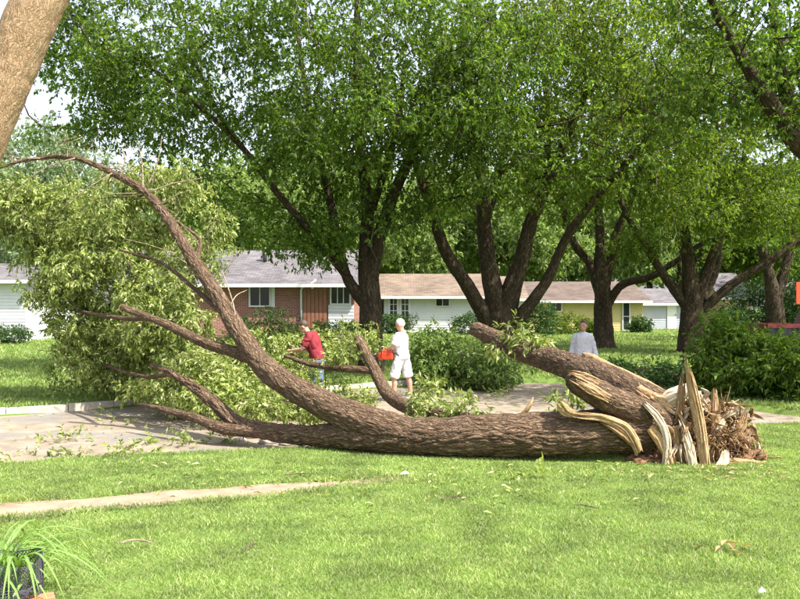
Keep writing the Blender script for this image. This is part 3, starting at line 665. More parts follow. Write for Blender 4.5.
for i, px in enumerate((-120, 60, 240, 330, 385, 440, 505, 545, 650, 715, 770, 840)):
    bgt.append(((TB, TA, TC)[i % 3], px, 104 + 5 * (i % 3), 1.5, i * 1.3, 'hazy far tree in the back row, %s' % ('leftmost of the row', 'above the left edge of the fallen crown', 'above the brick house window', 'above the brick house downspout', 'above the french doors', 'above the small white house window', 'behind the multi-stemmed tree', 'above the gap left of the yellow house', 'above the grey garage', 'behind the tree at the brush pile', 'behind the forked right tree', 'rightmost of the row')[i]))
for a in bgt: plant(*a)

# ------------------------------------------------------------------ shrubs by the houses
def shrub(label, px, Y, w, h, d=None, lm='leaf_shrub', seed=1, n=26, leaf=.1, name='shrub'):
    r = rng(seed); c = B(px, Y); root = thing(name, label, 'shrub', c); d = d or w * .8
    T = in_ell(c + [0, 0, h * .5], (w * .5 - .1, d * .5, h * .5 - .05), n, r, .5); T[:, 2] = np.maximum(T[:, 2], c[2] + .12)
    sb = MB(); connect(sb, np.array([c + [k * w * .2, 0, .05] for k in (-1, 0, 1)]), T, r, .025, .006); put('stem', sb, M['bark_twig'], root, kind='stuff')
    lb = MB(); sprigs(lb, T, h * .24, 22, 5, leaf, .5, r, .1); put('foliage', lb, M[lm], root, smooth=False)
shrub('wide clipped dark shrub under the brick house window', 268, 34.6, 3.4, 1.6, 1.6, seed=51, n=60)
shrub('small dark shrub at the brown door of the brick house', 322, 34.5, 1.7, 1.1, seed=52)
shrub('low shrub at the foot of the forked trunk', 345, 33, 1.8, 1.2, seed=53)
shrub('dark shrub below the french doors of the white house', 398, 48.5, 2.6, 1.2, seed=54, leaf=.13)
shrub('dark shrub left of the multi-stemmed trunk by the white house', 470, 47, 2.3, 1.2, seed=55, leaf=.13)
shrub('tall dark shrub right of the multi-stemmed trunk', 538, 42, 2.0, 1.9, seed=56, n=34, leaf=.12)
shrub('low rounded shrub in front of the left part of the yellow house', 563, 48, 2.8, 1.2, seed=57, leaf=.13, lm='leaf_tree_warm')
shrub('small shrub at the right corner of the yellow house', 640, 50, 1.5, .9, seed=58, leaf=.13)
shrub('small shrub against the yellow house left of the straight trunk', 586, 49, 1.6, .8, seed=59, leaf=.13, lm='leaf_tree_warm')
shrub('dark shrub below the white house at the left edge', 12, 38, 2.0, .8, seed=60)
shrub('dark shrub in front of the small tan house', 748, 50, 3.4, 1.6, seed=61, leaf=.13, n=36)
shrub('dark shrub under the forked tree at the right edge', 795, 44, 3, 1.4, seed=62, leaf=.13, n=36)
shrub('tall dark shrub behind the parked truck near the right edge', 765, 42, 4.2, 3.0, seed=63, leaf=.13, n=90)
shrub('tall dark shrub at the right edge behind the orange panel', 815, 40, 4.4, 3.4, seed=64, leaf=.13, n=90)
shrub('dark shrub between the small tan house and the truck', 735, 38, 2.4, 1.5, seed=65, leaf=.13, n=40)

# ------------------------------------------------------------------ the fallen tree
r = rng(70)
fb_ = P(640, 450, 10.4); fb_[2] = gz(fb_[0], fb_[1])
ft = thing('fallen_tree', 'huge uprooted tree lying across the lawn with arching limb and torn root end', 'tree', fb_)
trunk_pts = PL((668, 424, 10.45, .36), (645, 428, 10.35, .33), (600, 431, 10.3, .295), (550, 434, 10.35, .285), (500, 435, 10.4, .285), (450, 437, 10.55, .262), (400, 436, 10.75, .235), (350, 435, 11.0, .19), (310, 435, 11.3, .15), (270, 432, 11.65, .125), (240, 424, 12.0, .115), (220, 408, 12.25, .105), (200, 391, 12.6, .085), (172, 374, 13, .055), (150, 364, 13.4, .03))
def limb(name, L, n, step, amp, seed, m='bark_fallen', fx=13, fz=3, lump=.08):
    mb = MB(); mb.tube([l[:3] for l in L], [l[3] for l in L], n, step, amp, seed, fx=fx, fz=fz, lump=lump); return put(name, mb, M[m], ft)
limb('trunk', trunk_pts, 150, .012, .022, 71, lump=.13)
arch = PL((440, 440, 10.6, .2), (395, 430, 10.75, .225), (355, 418, 10.95, .215), (320, 403, 11.2, .195), (283, 382, 11.6, .175), (257, 358, 12, .16), (238, 330, 12.4, .14), (215, 292, 13, .118), (190, 254, 13.6, .102), (165, 215, 14.2, .088), (145, 192, 14.6, .074), (112, 173, 15, .06), (75, 158, 15.3, .05), (40, 158, 15.6, .04), (5, 166, 15.8, .022), (-25, 182, 16, .01))
limb('arching_limb', arch, 104, .014, .015, 72, lump=.1)
b2 = PL((265, 366, 11.95, .09), (240, 354, 12.3, .095), (205, 343, 12.7, .08), (170, 326, 13.1, .07), (145, 316, 13.3, .06), (122, 307, 13.5, .055))
limb('limb', b2, 40, .03, .008, 73)
b3 = PL((262, 432, 11.7, .09), (225, 429, 11.9, .09), (195, 418, 12.2, .07), (165, 410, 12.6, .05), (140, 404, 13, .02))
limb('limb', b3, 32, .03, .008, 74)
b4 = PL((470, 420, 11.2, .1), (440, 416, 12.0, .12), (412, 409, 13, .12), (388, 394, 13.9, .12), (372, 365, 14.4, .1), (358, 338, 14.8, .085))
limb('limb', b4, 40, .03, .008, 75)
b5 = PL((376, 371, 14.3, .07), (340, 368, 14.6, .07), (310, 364, 14.8, .05), (285, 356, 15.2, .03))
limb('limb', b5, 28, .04, .006, 76)
st2 = PL((668, 412, 10.7, .24), (640, 398, 10.95, .25), (605, 380, 11.5, .24), (575, 368, 12.2, .215), (545, 358, 13, .2), (515, 348, 13.7, .18), (490, 336, 14.4, .155), (476, 329, 14.9, .14))
limb('second_stem', st2, 80, .02, .014, 77)
st3 = PL((665, 424, 10.25, .2), (640, 413, 10.2, .2), (610, 400, 10.15, .185), (588, 388, 10.1, .165), (576, 381, 10.1, .14), (570, 378, 10.1, .1), (567, 376, 10.1, .03))
limb('broken_stub', st3, 72, .018, .014, 78)
st4 = PL((668, 402, 10.8, .12), (640, 386, 11.1, .12), (612, 372, 11.5, .11), (592, 359, 11.9, .075), (584, 354, 12.1, .03))
limb('torn_stem', st4, 40, .03, .01, 79, 'wood_dark')
b6 = PL((230, 320, 12.6, .05), (196, 290, 13.4, .04), (160, 262, 14.2, .03), (120, 250, 14.8, .02))
limb('limb', b6, 12, .1, .004, 80)
b7 = PL((206, 280, 13.1, .05), (197, 262, 13.4, .045), (200, 240, 13.9, .03), (178, 222, 14.4, .02))
limb('limb', b7, 12, .1, .004, 81)
b8 = PL((172, 374, 13, .045), (140, 376, 14.8, .04), (95, 360, 16.4, .03), (60, 335, 17, .02))
limb('limb', b8, 12, .1, .004, 82)
b9 = PL((150, 318, 13.2, .05), (120, 318, 14.6, .04), (75, 310, 16.2, .03), (45, 300, 17, .02))
limb('limb', b9, 12, .1, .004, 83)
def sawn(L, rr, k=1.0):
    a, b = np.array(L[-2][:3]), np.array(L[-1][:3]); d = (b - a) / np.linalg.norm(b - a); mb = MB()
    mb.tube([b - d * .01, b + d * .012], [rr * .93, rr * .9], 20, smoothp=False); put('cut_face', mb, M['cut'], ft, smooth=False)
sawn(b4, .085); sawn(st2, .14); sawn(b2, .055)
# bare pale twigs standing above the arching limb
tw = MB()
for L in (PL((143, 189, 14, .02), (142, 165, 14, .015), (138, 140, 14, .006)), PL((150, 192, 14, .018), (175, 183, 14, .013), (203, 178, 14, .006)), PL((148, 186, 14, .016), (158, 160, 14, .012), (162, 136, 14, .005)), PL((160, 205, 13.8, .015), (175, 196, 13.7, .01), (190, 190, 13.6, .005)),
          PL((120, 178, 14.2, .014), (125, 158, 14.2, .01), (118, 142, 14.2, .005)), PL((75, 158, 14.4, .014), (45, 168, 14.3, .01), (20, 186, 14.2, .005)), PL((112, 173, 14.2, .012), (85, 190, 14, .009), (60, 210, 13.9, .004)), PL((40, 158, 14.6, .012), (20, 158, 14.4, .008), (0, 154, 14.2, .004)),
          PL((215, 292, 12.9, .015), (228, 268, 12.9, .01), (240, 250, 12.9, .005)), PL((238, 330, 12.4, .018), (232, 300, 12.6, .012), (222, 270, 12.8, .006)), PL((228, 310, 12.7, .015), (236, 296, 13, .01), (247, 290, 13.3, .005))):
    tw.tube([l[:3] for l in L], [l[3] for l in L], 6)
for k in range(55):
    i = r.integers(8, len(arch)); p = np.array(arch[i][:3]) + r.normal(size=3) * .15
    pts = p + np.cumsum(np.r_[[[0, 0, 0]], r.normal(size=(3, 3)) * .16 + [-.02, 0, .1]], 0); tw.tube(pts, [.008, .006, .004, .002], 4, smoothp=False)
put('bare_twigs', tw, M['twig_pale'], ft, kind='stuff')
# foliage
ell = [E(112, 258, 16.6, (1.95, 1.4, 2.0), 165), E(50, 222, 17, (1.1, 1.3, 1.2), 70), E(172, 325, 15.6, (1.1, 1.0, 1.2), 66), E(105, 362, 16.6, (1.3, 1.0, .8), 60), E(175, 388, 14.8, (.85, .7, .38), 32),
       E(165, 190, 16, (.9, .8, .6), 28), E(75, 300, 16.8, (.85, 1.0, .9), 42), E(205, 240, 16, (.5, .8, .9), 16), E(18, 195, 16.4, (.5, .7, .5), 16)]
T = np.concatenate([in_ell(c, rad, k, r, .12) for c, rad, k in ell])
low = [E(250, 375, 16.2, (1.5, 1.2, .4), 46), E(215, 398, 14.2, (1.0, .8, .25), 26), E(330, 400, 15, (1.0, .8, .2), 26), E(265, 352, 17.6, (1.2, .9, .45), 30), E(290, 408, 13.2, (.9, .5, .16), 18), E(205, 372, 14.5, (.7, .5, .4), 22), E(250, 395, 14.5, (.8, .6, .3), 22), E(425, 408, 12, (.22, .2, .1), 4), E(465, 408, 11.4, (.25, .15, .06), 4), E(345, 352, 14.7, (.28, .2, .12), 6),
       E(350, 340, 20, (1.2, 1, .5), 24), E(428, 392, 13.4, (.12, .15, .2), 3)]
T2 = np.concatenate([in_ell(c, rad, k, r, .2) for c, rad, k in low])
def lift(T, m=.1):
    z = gz(T[:, 0], T[:, 1]); T[:, 2] = np.maximum(T[:, 2], z + m); return T
T = lift(T, .18); T2 = lift(T2)
wood_nodes = limbset([trunk_pts[8:], arch[4:], b2, b3, b4, b5, b6, b7, b8, b9], .15)
cb = MB(); connect(cb, wood_nodes, np.concatenate([T, T2]), r, .03, .006, .04, wander=.2); put('branches', cb, M['bark_twig'], ft, kind='stuff')
lb = MB(); sprigs(lb, T, .255 * (.7 + .6 * r.random(len(T))), 24, 7, .092, .38, r, .5); sprigs(lb, T2, .24 * (.7 + .6 * r.random(len(T2))), 17, 7, .094, .38, r, .2)
put('foliage', lb, M['leaf_fallen'], ft, smooth=False)
sp2 = np.array([P(x, y, Y) for x, y, Y in ((520, 340, 13.5), (510, 335, 13.7), (530, 347, 13.2), (541, 348, 13.2), (500, 352, 13.6))])
lb = MB(); sprigs(lb, sp2 + [0, -.05, .12], .17, 13, 7, .12, .36, r, .4); sprigs(lb, np.array([P(568, 395, 11), P(560, 400, 11.2), P(575, 388, 11.2)]), .15, 8, 6, .11, .4, r, .3)
put('foliage', lb, M['leaf_fallen'], ft, smooth=False)

# ---- root end: soil, splinters, fibres
rc = P(697, 440, 10.5)
def blob(c, rad, amp, seed, n=64, m=40, fr=4.):
    mb = MB(); mb.ell(c, rad, n, m); v = mb.v[0]; d = v - c; k = fbm(v * fr, seed, 4) - .5; k2 = noise(v * fr * 5, seed + 4) - .5
    mb.v[0] = c + d * (1 + amp * 2 * k + amp * .6 * k2)[:, None]; mb.bk = [mb.v[0]]; return mb
put('root_soil', blob(P(712, 440, 10.65), (.42, .45, .36), .6, 91, 90, 60, 5), M['soil'], ft)
put('root_soil', blob(P(645, 466, 10.2), (.32, .25, .15), .6, 92, 60, 40, 7), M['soil'], ft)
put('root_soil', blob(P(738, 462, 10.45), (.34, .35, .2), .6, 93, 60, 40, 7), M['soil'], ft)
put('root_soil', blob(P(690, 420, 10.75), (.34, .35, .32), .5, 94, 60, 40, 5), M['soil'], ft)
def jag(L, m, seed, cols=9, rag=.3, thick=.035, face=(-.15, -1, .25), curl=.25, both=False):
    """a torn slab of wood: grain in columns of unequal length, ragged at the end"""
    r = rng(seed); pts, wd = catmull(np.array([l[:3] for l in L]), np.array([l[3] for l in L]), .02); m_ = len(pts)
    d = np.r_[0, np.cumsum(np.linalg.norm(np.diff(pts, axis=0), axis=1))]; d /= d[-1]; fc = np.array(face, float)
    tg = np.gradient(pts, axis=0); tg /= np.linalg.norm(tg, axis=1)[:, None]; sd = np.cross(tg, fc); sd /= np.linalg.norm(sd, axis=1)[:, None]; nn = np.cross(sd, tg)
    e1 = 1 - rag * r.random(cols) ** 1.2; e0 = rag * r.random(cols) * (1 if both else .15); e1[r.integers(cols)] = 1
    u = np.linspace(0, 1, m_); F_ = []; K_ = []
    rid = r.normal(size=cols) * .007; s_ = np.linspace(-1, 1, cols)
    for side in (1, -1):
        for k in range(cols):
            tt = e0[k] + (e1[k] - e0[k]) * u; pk = np.stack([np.interp(tt, d, pts[:, a]) for a in range(3)], 1); wk = np.interp(tt, d, wd)
            sk = np.stack([np.interp(tt, d, sd[:, a]) for a in range(3)], 1); nk = np.stack([np.interp(tt, d, nn[:, a]) for a in range(3)], 1)
            wig = (noise(np.stack([tt * 9 + k * 5, 0 * tt, 0 * tt + seed], 1), seed) - .5) * .016
            tip = np.minimum(1, (1 - u) * 8 + .05); th = thick * tip * side * (1 - .35 * s_[k] ** 2) + rid[k] * tip + wig * tip - curl * wk * s_[k] ** 2
            F_.append(pk + sk * (wk * s_[k] * (.85 + .15 * tip))[:, None] + nk * th[:, None]); K_.append(np.stack([0 * tt + s_[k] * .15, 0 * tt + side * .03, tt * d.size * .02], 1))
    v = np.concatenate(F_); q = []; C_ = cols * m_
    gi = np.arange(m_ - 1)
    for k in range(cols - 1):
        q.append(np.stack([k * m_ + gi, k * m_ + gi + 1, (k + 1) * m_ + gi + 1, (k + 1) * m_ + gi], 1)); q.append(np.stack([C_ + k * m_ + gi, C_ + (k + 1) * m_ + gi, C_ + (k + 1) * m_ + gi + 1, C_ + k * m_ + gi + 1], 1))
        q.append(np.array([[k * m_, (k + 1) * m_, C_ + (k + 1) * m_, C_ + k * m_], [k * m_ + m_ - 1, C_ + k * m_ + m_ - 1, C_ + (k + 1) * m_ + m_ - 1, (k + 1) * m_ + m_ - 1]]))
    for k, fl in ((0, 1), (cols - 1, -1)):
        e = np.stack([k * m_ + gi, C_ + k * m_ + gi, C_ + k * m_ + gi + 1, k * m_ + gi + 1], 1); q.append(e[:, ::fl])
    mb = MB(); mb.add(v, np.concatenate(q), None, np.concatenate(K_)); put('splinter', mb, M[m], ft, smooth=False)
SH = [(PL((707, 480, 9.85, .05), (704, 455, 9.87, .062), (700, 425, 9.9, .066), (694, 395, 9.95, .06), (689, 372, 10.0, .042), (685, 352, 10.0, .012)), 'wood', .2, .045),
      (PL((680, 412, 10.1, .05), (682, 388, 10.08, .045), (683, 366, 10.05, .012)), 'wood_dark', .5, .03),
      (PL((640, 455, 10.0, .05), (634, 440, 9.97, .065), (624, 427, 9.97, .065), (603, 418, 9.98, .05), (580, 415, 9.99, .045), (556, 410, 10.0, .03)), 'wood', .35, .03),
      (PL((578, 416, 10.0, .03), (566, 410, 10.0, .08), (558, 400, 10.02, .05)), 'wood', .5, .03),
      (PL((643, 402, 10.0, .03), (658, 418, 9.95, .045), (667, 440, 9.93, .05), (664, 466, 9.93, .042), (655, 482, 9.9, .02)), 'wood_white', .4, .03),
      (PL((650, 425, 10.0, .07), (664, 445, 9.95, .08), (671, 465, 9.93, .06), (668, 488, 9.9, .03)), 'wood', .5, .04),
      (PL((726, 450, 9.95, .04), (722, 466, 9.85, .07), (708, 479, 9.78, .06), (684, 489, 9.75, .03)), 'wood_white', .5, .03),
      (PL((712, 470, 9.95, .06), (700, 480, 9.85, .07), (676, 490, 9.75, .02)), 'wood', .5, .03),
      (PL((655, 408, 10.3, .06), (672, 398, 10.2, .12), (688, 390, 10.2, .1), (694, 384, 10.25, .04)), 'wood_white', .5, .04),
      (PL((650, 395, 10.3, .06), (664, 404, 10.2, .1), (680, 415, 10.1, .07)), 'wood', .5, .03),
      (PL((714, 412, 10.4, .05), (728, 408, 10.4, .08), (738, 416, 10.4, .05)), 'wood_white', .5, .04),
      (PL((710, 418, 10.15, .06), (735, 437, 10.15, .07), (750, 456, 10.15, .03)), 'wood', .5, .03),
      (PL((715, 462, 10.0, .05), (740, 462, 9.98, .045), (760, 464, 10.0, .035), (785, 468, 10.1, .015)), 'wood', .3, .03),
      (PL((636, 388, 10.6, .07), (655, 400, 10.45, .09), (672, 414, 10.3, .05)), 'wood_dark', .5, .03),
      (PL((640, 452, 10.0, .03), (622, 434, 9.97, .045), (598, 420, 10.0, .02)), 'wood_dark', .4, .02),
      (PL((674, 425, 10.05, .05), (680, 455, 10.0, .06), (686, 482, 9.95, .03)), 'wood', .5, .03),
      (PL((714, 388, 10.3, .03), (716, 425, 10.12, .06), (712, 472, 10.0, .04)), 'wood_dark', .5, .03),
      (PL((612, 400, 9.95, .05), (590, 388, 9.93, .07), (570, 377, 9.93, .05)), 'wood_dark', .5, .02),
      (PL((600, 384, 10.0, .05), (584, 377, 10.0, .06), (566, 372, 10.0, .03)), 'wood_dark', .5, .02),
      (PL((732, 440, 10.1, .05), (742, 424, 10.1, .06), (746, 408, 10.15, .02)), 'wood_dark', .5, .02),
      (PL((694, 470, 9.85, .05), (688, 440, 9.9, .06), (680, 418, 9.98, .03)), 'wood_white', .5, .025),
      (PL((740, 470, 9.9, .06), (726, 478, 9.83, .07), (712, 488, 9.76, .03)), 'wood_dark', .5, .025)]
for i, (L, m, rg, th) in enumerate(SH): jag(L, m, 100 + i, 9, rg, th)
put('root_soil', blob(P(676, 458, 10.2), (.34, .22, .26), .6, 95, 60, 40, 7), M['soil'], ft)
for k in range(288):
    x_, y_ = (r.uniform(644, 757), r.uniform(394, 482)) if k < 210 else (r.uniform(640, 700), r.uniform(405, 484))
    e = ((x_ - 700) / 62) ** 2 + ((y_ - 440) / 50) ** 2
    if e > 1.05: x_, y_ = 700 + (x_ - 700) * .7, 440 + (y_ - 440) * .75; e *= .52
    c = P(x_, y_, 10.05 + .35 * e + r.normal() * .04 - (.12 if k >= 210 else 0)); out_ = np.array([(x_ - 700) / 62, 0, -(y_ - 440) / 50])
    d = out_ * .45 + np.array([r.normal() * .35, -.25 + r.normal() * .2, r.choice((-1, 1)) * r.uniform(.2, .9)]); d /= np.linalg.norm(d); Ls = r.uniform(.1, .36); w0 = r.uniform(.01, .05) * r.uniform(.6, 1.1); kk = r.normal(size=3) * .03
    jag([tuple(c - d * Ls * .4) + (w0,), tuple(c + kk) + (w0 * .9,), tuple(c + d * Ls * .6) + (w0 * .3,)], ('wood', 'wood_dark', 'wood_white', 'wood', 'fibre', 'wood', 'wood_white')[k % 7], 300 + k, 6, .65, .01, (r.normal() * .5, -1, r.normal() * .5))
for cnt, m in ((520, 'fibre'), (380, 'fibre2')):
    mb = MB()
    for k in range(cnt):
        u = rand_dirs(1, r)[0]; u[1] = -abs(u[1]); ctr, sz = ((P(700, 438, 10.4), (.56, .42, .44)), (P(735, 460, 10.4), (.4, .35, .18)), (P(648, 466, 10.2), (.3, .22, .13)))[r.choice(3, p=(.6, .28, .12))]
        c = ctr + u * np.array(sz) * r.uniform(.75, 1.0)
        d = u * .4 + r.normal(size=3) * .7 + np.array([.15, 0, -.15]); d /= np.linalg.norm(d); Ls = r.uniform(.08, .32); w0 = r.uniform(.004, .012)
        mb.tube([c, c + d * Ls * .5 + r.normal(size=3) * .04, c + d * Ls + np.array([0, 0, -.05])], [w0, w0 * .8, .002], 4, smoothp=False)
    put('root_fibres', mb, M[m], ft, kind='stuff')

# ------------------------------------------------------------------ brush piles
def brush(label, ells, seed, lm='leaf_pile', cr=.26, nspr=14, leaf=.12, sticks=14, droop=.3):
    r = rng(seed); T = lift(np.concatenate([in_ell(c, rad, k, r, .35) for c, rad, k in ells]), .12)
    c = T.mean(0); c[2] = gz(c[0], c[1]); root = thing('brush_pile', label, 'brush pile', c); mb = MB()
    nodes = [c + [0, 0, .1]]
    for k in range(sticks):
        a = T[r.integers(len(T))].copy(); a[2] = gz(a[0], a[1]) + .05; b = T[r.integers(len(T))]; 
        pts = np.array([a, (a + b) / 2 + r.normal(size=3) * .12, b]); rr = r.uniform(.012, .04); mb.tube(pts, [rr, rr * .8, rr * .4], 7); nodes += list(pts)
    put('stick', mb, M['bark_twig'], root, kind='stuff')
    cb = MB(); connect(cb, np.array(nodes), T, r, .02, .005); put('branches', cb, M['bark_twig'], root, kind='stuff')
    lb = MB(); sprigs(lb, T, cr * (.7 + .6 * r.random(len(T))), nspr, 6, leaf, .42, r, droop); put('foliage', lb, M[lm], root, smooth=False)
    return root
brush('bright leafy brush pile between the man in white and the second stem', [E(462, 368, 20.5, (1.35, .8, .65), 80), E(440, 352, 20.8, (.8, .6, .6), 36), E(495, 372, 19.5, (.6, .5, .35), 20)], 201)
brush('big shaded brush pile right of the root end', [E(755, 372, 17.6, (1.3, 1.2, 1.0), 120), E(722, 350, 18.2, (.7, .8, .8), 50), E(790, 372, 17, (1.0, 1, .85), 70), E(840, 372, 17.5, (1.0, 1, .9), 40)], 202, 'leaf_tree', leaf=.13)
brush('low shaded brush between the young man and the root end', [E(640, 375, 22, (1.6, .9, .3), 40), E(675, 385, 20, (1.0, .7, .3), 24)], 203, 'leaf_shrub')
brush('low leafy brush on the road in front of the brick house', [E(210, 352, 22, (2.6, 1.2, .5), 60), E(300, 345, 24, (2.4, 1, .5), 50)], 204, 'leaf_pile')

# ------------------------------------------------------------------ people
def remeshed(mb, voxel, smooth_it=4):
    me = mb.mesh('tmp'); o = bpy.data.objects.new('tmp', me); COL.objects.link(o)
    a = o.modifiers.new('r', 'REMESH'); a.mode = 'VOXEL'; a.voxel_size = voxel; a.use_smooth_shade = True
    b = o.modifiers.new('s', 'SMOOTH'); b.factor = .5; b.iterations = smooth_it
    dg = bpy.context.evaluated_depsgraph_get(); m2 = bpy.data.meshes.new_from_object(o.evaluated_get(dg))
    bpy.data.objects.remove(o); return m2
def bodypart(name, mb, m, root, voxel=.011, it=6):
    me = remeshed(mb, voxel, it); me.name = name; me.materials.clear(); me.materials.append(M[m])
    for p in me.polygons: p.use_smooth = True
    if name in ('shirt', 'jeans', 'shorts'):
        n = len(me.vertices); co = np.empty(n * 3, np.float32); no = np.empty(n * 3, np.float32); me.vertices.foreach_get('co', co); me.vertex_normals.foreach_get('vector', no); co = co.reshape(-1, 3); no = no.reshape(-1, 3)
        f = fbm(co * np.array([9, 9, 5]) + fbm(co * 6, 3, 2)[:, None] * 2.5, 17, 3) - .5; co = co + no * (np.abs(f) * .075 - .001)[:, None]
        me.vertices.foreach_set('co', co.astype(np.float32).ravel()); me.update()
    o = bpy.data.objects.new(name, me); COL.objects.link(o); o.parent = root; return o
def person(label, loc, rotz, J, shirt, lower, skin, hair, scale=1., sleeves=.55, bald=False, lower_to=.6, cap=None):
    """J: joints in a local frame, x = forward, y = left, z = up; feet at z = 0"""
    root = thing('person', label, 'person', loc); root.rotation_euler = (0, 0, rotz); root.scale = (scale,) * 3
    V = {k: np.array(v, float) for k, v in J.items()}
    b = MB(); cap_ = lambda p, q, a, c, n=12: b.tube([p, (p + q) / 2, q], [a, (a + c) / 2 * 1.04, c], n, smoothp=False)
    pel, che, nek, hd = V['pelvis'], V['chest'], V['neck'], V['head']
    b.ell(pel, (.115, .155, .12)); b.ell((pel + che) / 2, (.105, .14, .17)); b.ell(che, (.12, .17, .17)); b.tube([che, nek, hd], [.08, .056, .055], 12, smoothp=False)
    f = V['face'] / np.linalg.norm(V['face']); lft = np.cross([0, 0, 1], f); lft /= np.linalg.norm(lft); up = np.cross(f, lft)
    rot = Matrix((f, lft, up)).transposed()
    b.ell(hd + up * .03, (.098, .078, .112), 16, 12, rot); b.ell(hd + f * .03 - up * .045, (.062, .056, .07), 14, 10, rot)
    b.ell(hd + f * .098 - up * .005, (.02, .014, .026), 10, 8, rot)
    for s_ in (1, -1): b.ell(hd + lft * s_ * .079, (.022, .012, .032), 8, 6, rot)
    b.ell(hd + f * .083 - up * .055, (.014, .028, .008), 8, 6, rot)
    for s_ in ('l', 'r'):
        sh, el, wr, hn = V['sh' + s_], V['el' + s_], V['wr' + s_], V['hn' + s_]
        b.ell(sh, (.055, .053, .055)); cap_(sh, el, .054, .042); cap_(el, wr, .044, .029)
        hd_ = hn - wr; hd_ /= np.linalg.norm(hd_); sd = np.cross(hd_, [0.2, .3, 1.]); sd /= np.linalg.norm(sd); pn = np.cross(sd, hd_)
        b.tube([wr, wr + hd_ * .05, wr + hd_ * .095], [.026, .036, .034], 10, flat=.75, smoothp=False)
        for i, (o_, ln) in enumerate(((-.03, .06), (-.01, .075), (.011, .07), (.03, .055))):
            p = wr + hd_ * .085 + sd * o_; b.tube([p, p + hd_ * ln * .5 - pn * .006, p + hd_ * ln * .85 - pn * .03], [.0095, .009, .0075], 7, smoothp=False)
        p = wr + hd_ * .03 + sd * .03; b.tube([p, p + hd_ * .03 + sd * .028, p + hd_ * .06 + sd * .035 - pn * .015], [.012, .011, .009], 7, smoothp=False)
        hp, kn, an, to = V['hip' + s_], V['kn' + s_], V['an' + s_], V['to' + s_]
        cap_(hp, kn, .085, .058); b.tube([kn, kn * .7 + an * .3 - f * .015, an], [.056, .057, .036], 12, smoothp=False)
    body = bodypart('body', b, skin, root, .012, 3)
    for s_ in (1, -1):
        e_ = MB(); e_.ell(hd + f * .088 + lft * s_ * .033 + up * .022, (.012, .017, .009), 8, 6, rot); put('eye', e_, M['hair_dark'], None).parent = root
    # shirt
    c = MB(); ax_ = che - pel; c.tube([pel - ax_ * .12, pel + ax_ * .1, pel + ax_ * .5, che, che + (nek - che) * .35, che + (nek - che) * .62, che + (nek - che) * .85], np.array([.19, .188, .178, .198, .19, .145, .078]) * .76, 20, flat=1.36, smoothp=False)
    for s_ in ('l', 'r'):
        sh, el, wr = V['sh' + s_], V['el' + s_], V['wr' + s_]; c.ell(sh, (.076, .074, .072)); c.tube([che * .4 + sh * .6, sh - [0, 0, .012], sh + (el - sh) * min(1, sleeves * 1.5)], [.09, .078, .072 if sleeves < 1 else .06], 12, smoothp=False)
        if sleeves >= 1: c.ell(el, (.055,) * 3); c.tube([el, wr], [.056, .042], 12, smoothp=False)
    bodypart('shirt', c, shirt, root, .013, 9)
    c = MB(); c.ell(pel + [0, 0, .01], (.136, .172, .125))
    for s_ in ('l', 'r'):
        hp, kn, an = V['hip' + s_], V['kn' + s_], V['an' + s_]
        if lower_to < 1.01: c.tube([hp + [0, 0, .03], hp + (kn - hp) * lower_to], [.1, .1], 14, smoothp=False)
        else: c.tube([hp + [0, 0, .03], hp * .5 + kn * .5, kn, kn * .4 + an * .6, an + [0, 0, .03]], [.102, .09, .072, .066, .062], 14, smoothp=False)
    bodypart('shorts' if lower_to < 1.01 else 'jeans', c, lower, root, .013, 4)
    for s_ in ('l', 'r'):
        an, to = V['an' + s_], V['to' + s_]; d = to - an; d[2] = 0; d /= np.linalg.norm(d); c = MB()
        a2 = an.copy(); c.tube([a2 * [1, 1, 0] + [0, 0, a2[2] - .03] - d * .05, a2 * [1, 1, 0] + [0, 0, a2[2] - .045] + d * .06, a2 * [1, 1, 0] + [0, 0, a2[2] - .055] + d * .17], [.045, .05, .034], 12, flat=.9, smoothp=False)
        c.ell(an + [0, 0, -.01], (.046, .044, .045)); bodypart('shoe', c, 'white_paint' if lower != 'denim' else 'wood_dark', root, .01, 2)
    c = MB(); c.ell(hd + up * .045 - f * .012, (.102, .084, .104), 18, 12, rot)
    if not bald: c.ell(hd + up * .098 + f * .045, (.05, .062, .03), 12, 8, rot)
    if cap: c.tube([hd + up * .085 + f * .05, hd + up * .07 + f * .17], [.07, .055], 14, flat=.16, smoothp=False)
    k = c.v[0]; keep = (k - hd) @ up > (-.01 if not bald else .0)
    rel = (k - hd); fr = rel @ f; uu = rel @ up; pull = (fr > .045) & (uu < .06); k[pull] -= f * .055     # hairline above the brow
    low_ = uu < -.05; k[low_] += up * .05
    if not bald or True: bodypart('hair', c, hair, root, .012, 3)
    return root
def std(**kw):
    J = dict(pelvis=(0, 0, .93), chest=(0, 0, 1.28), neck=(0, 0, 1.47), head=(.02, 0, 1.585), face=(1, 0, 0),
             shl=(0, .175, 1.375), shr=(0, -.175, 1.375), ell=(-.02, .24, 1.1), elr=(-.02, -.24, 1.1), wrl=(.03, .25, .86), wrr=(.03, -.25, .86), hnl=(.06, .25, .77), hnr=(.06, -.25, .77),
             hipl=(0, .09, .9), hipr=(0, -.09, .9), knl=(.02, .1, .49), knr=(.02, -.1, .49), anl=(0, .11, .085), anr=(0, -.11, .085), tol=(.2, .13, .03), tor=(.2, -.13, .03))
    J.update(kw); return J
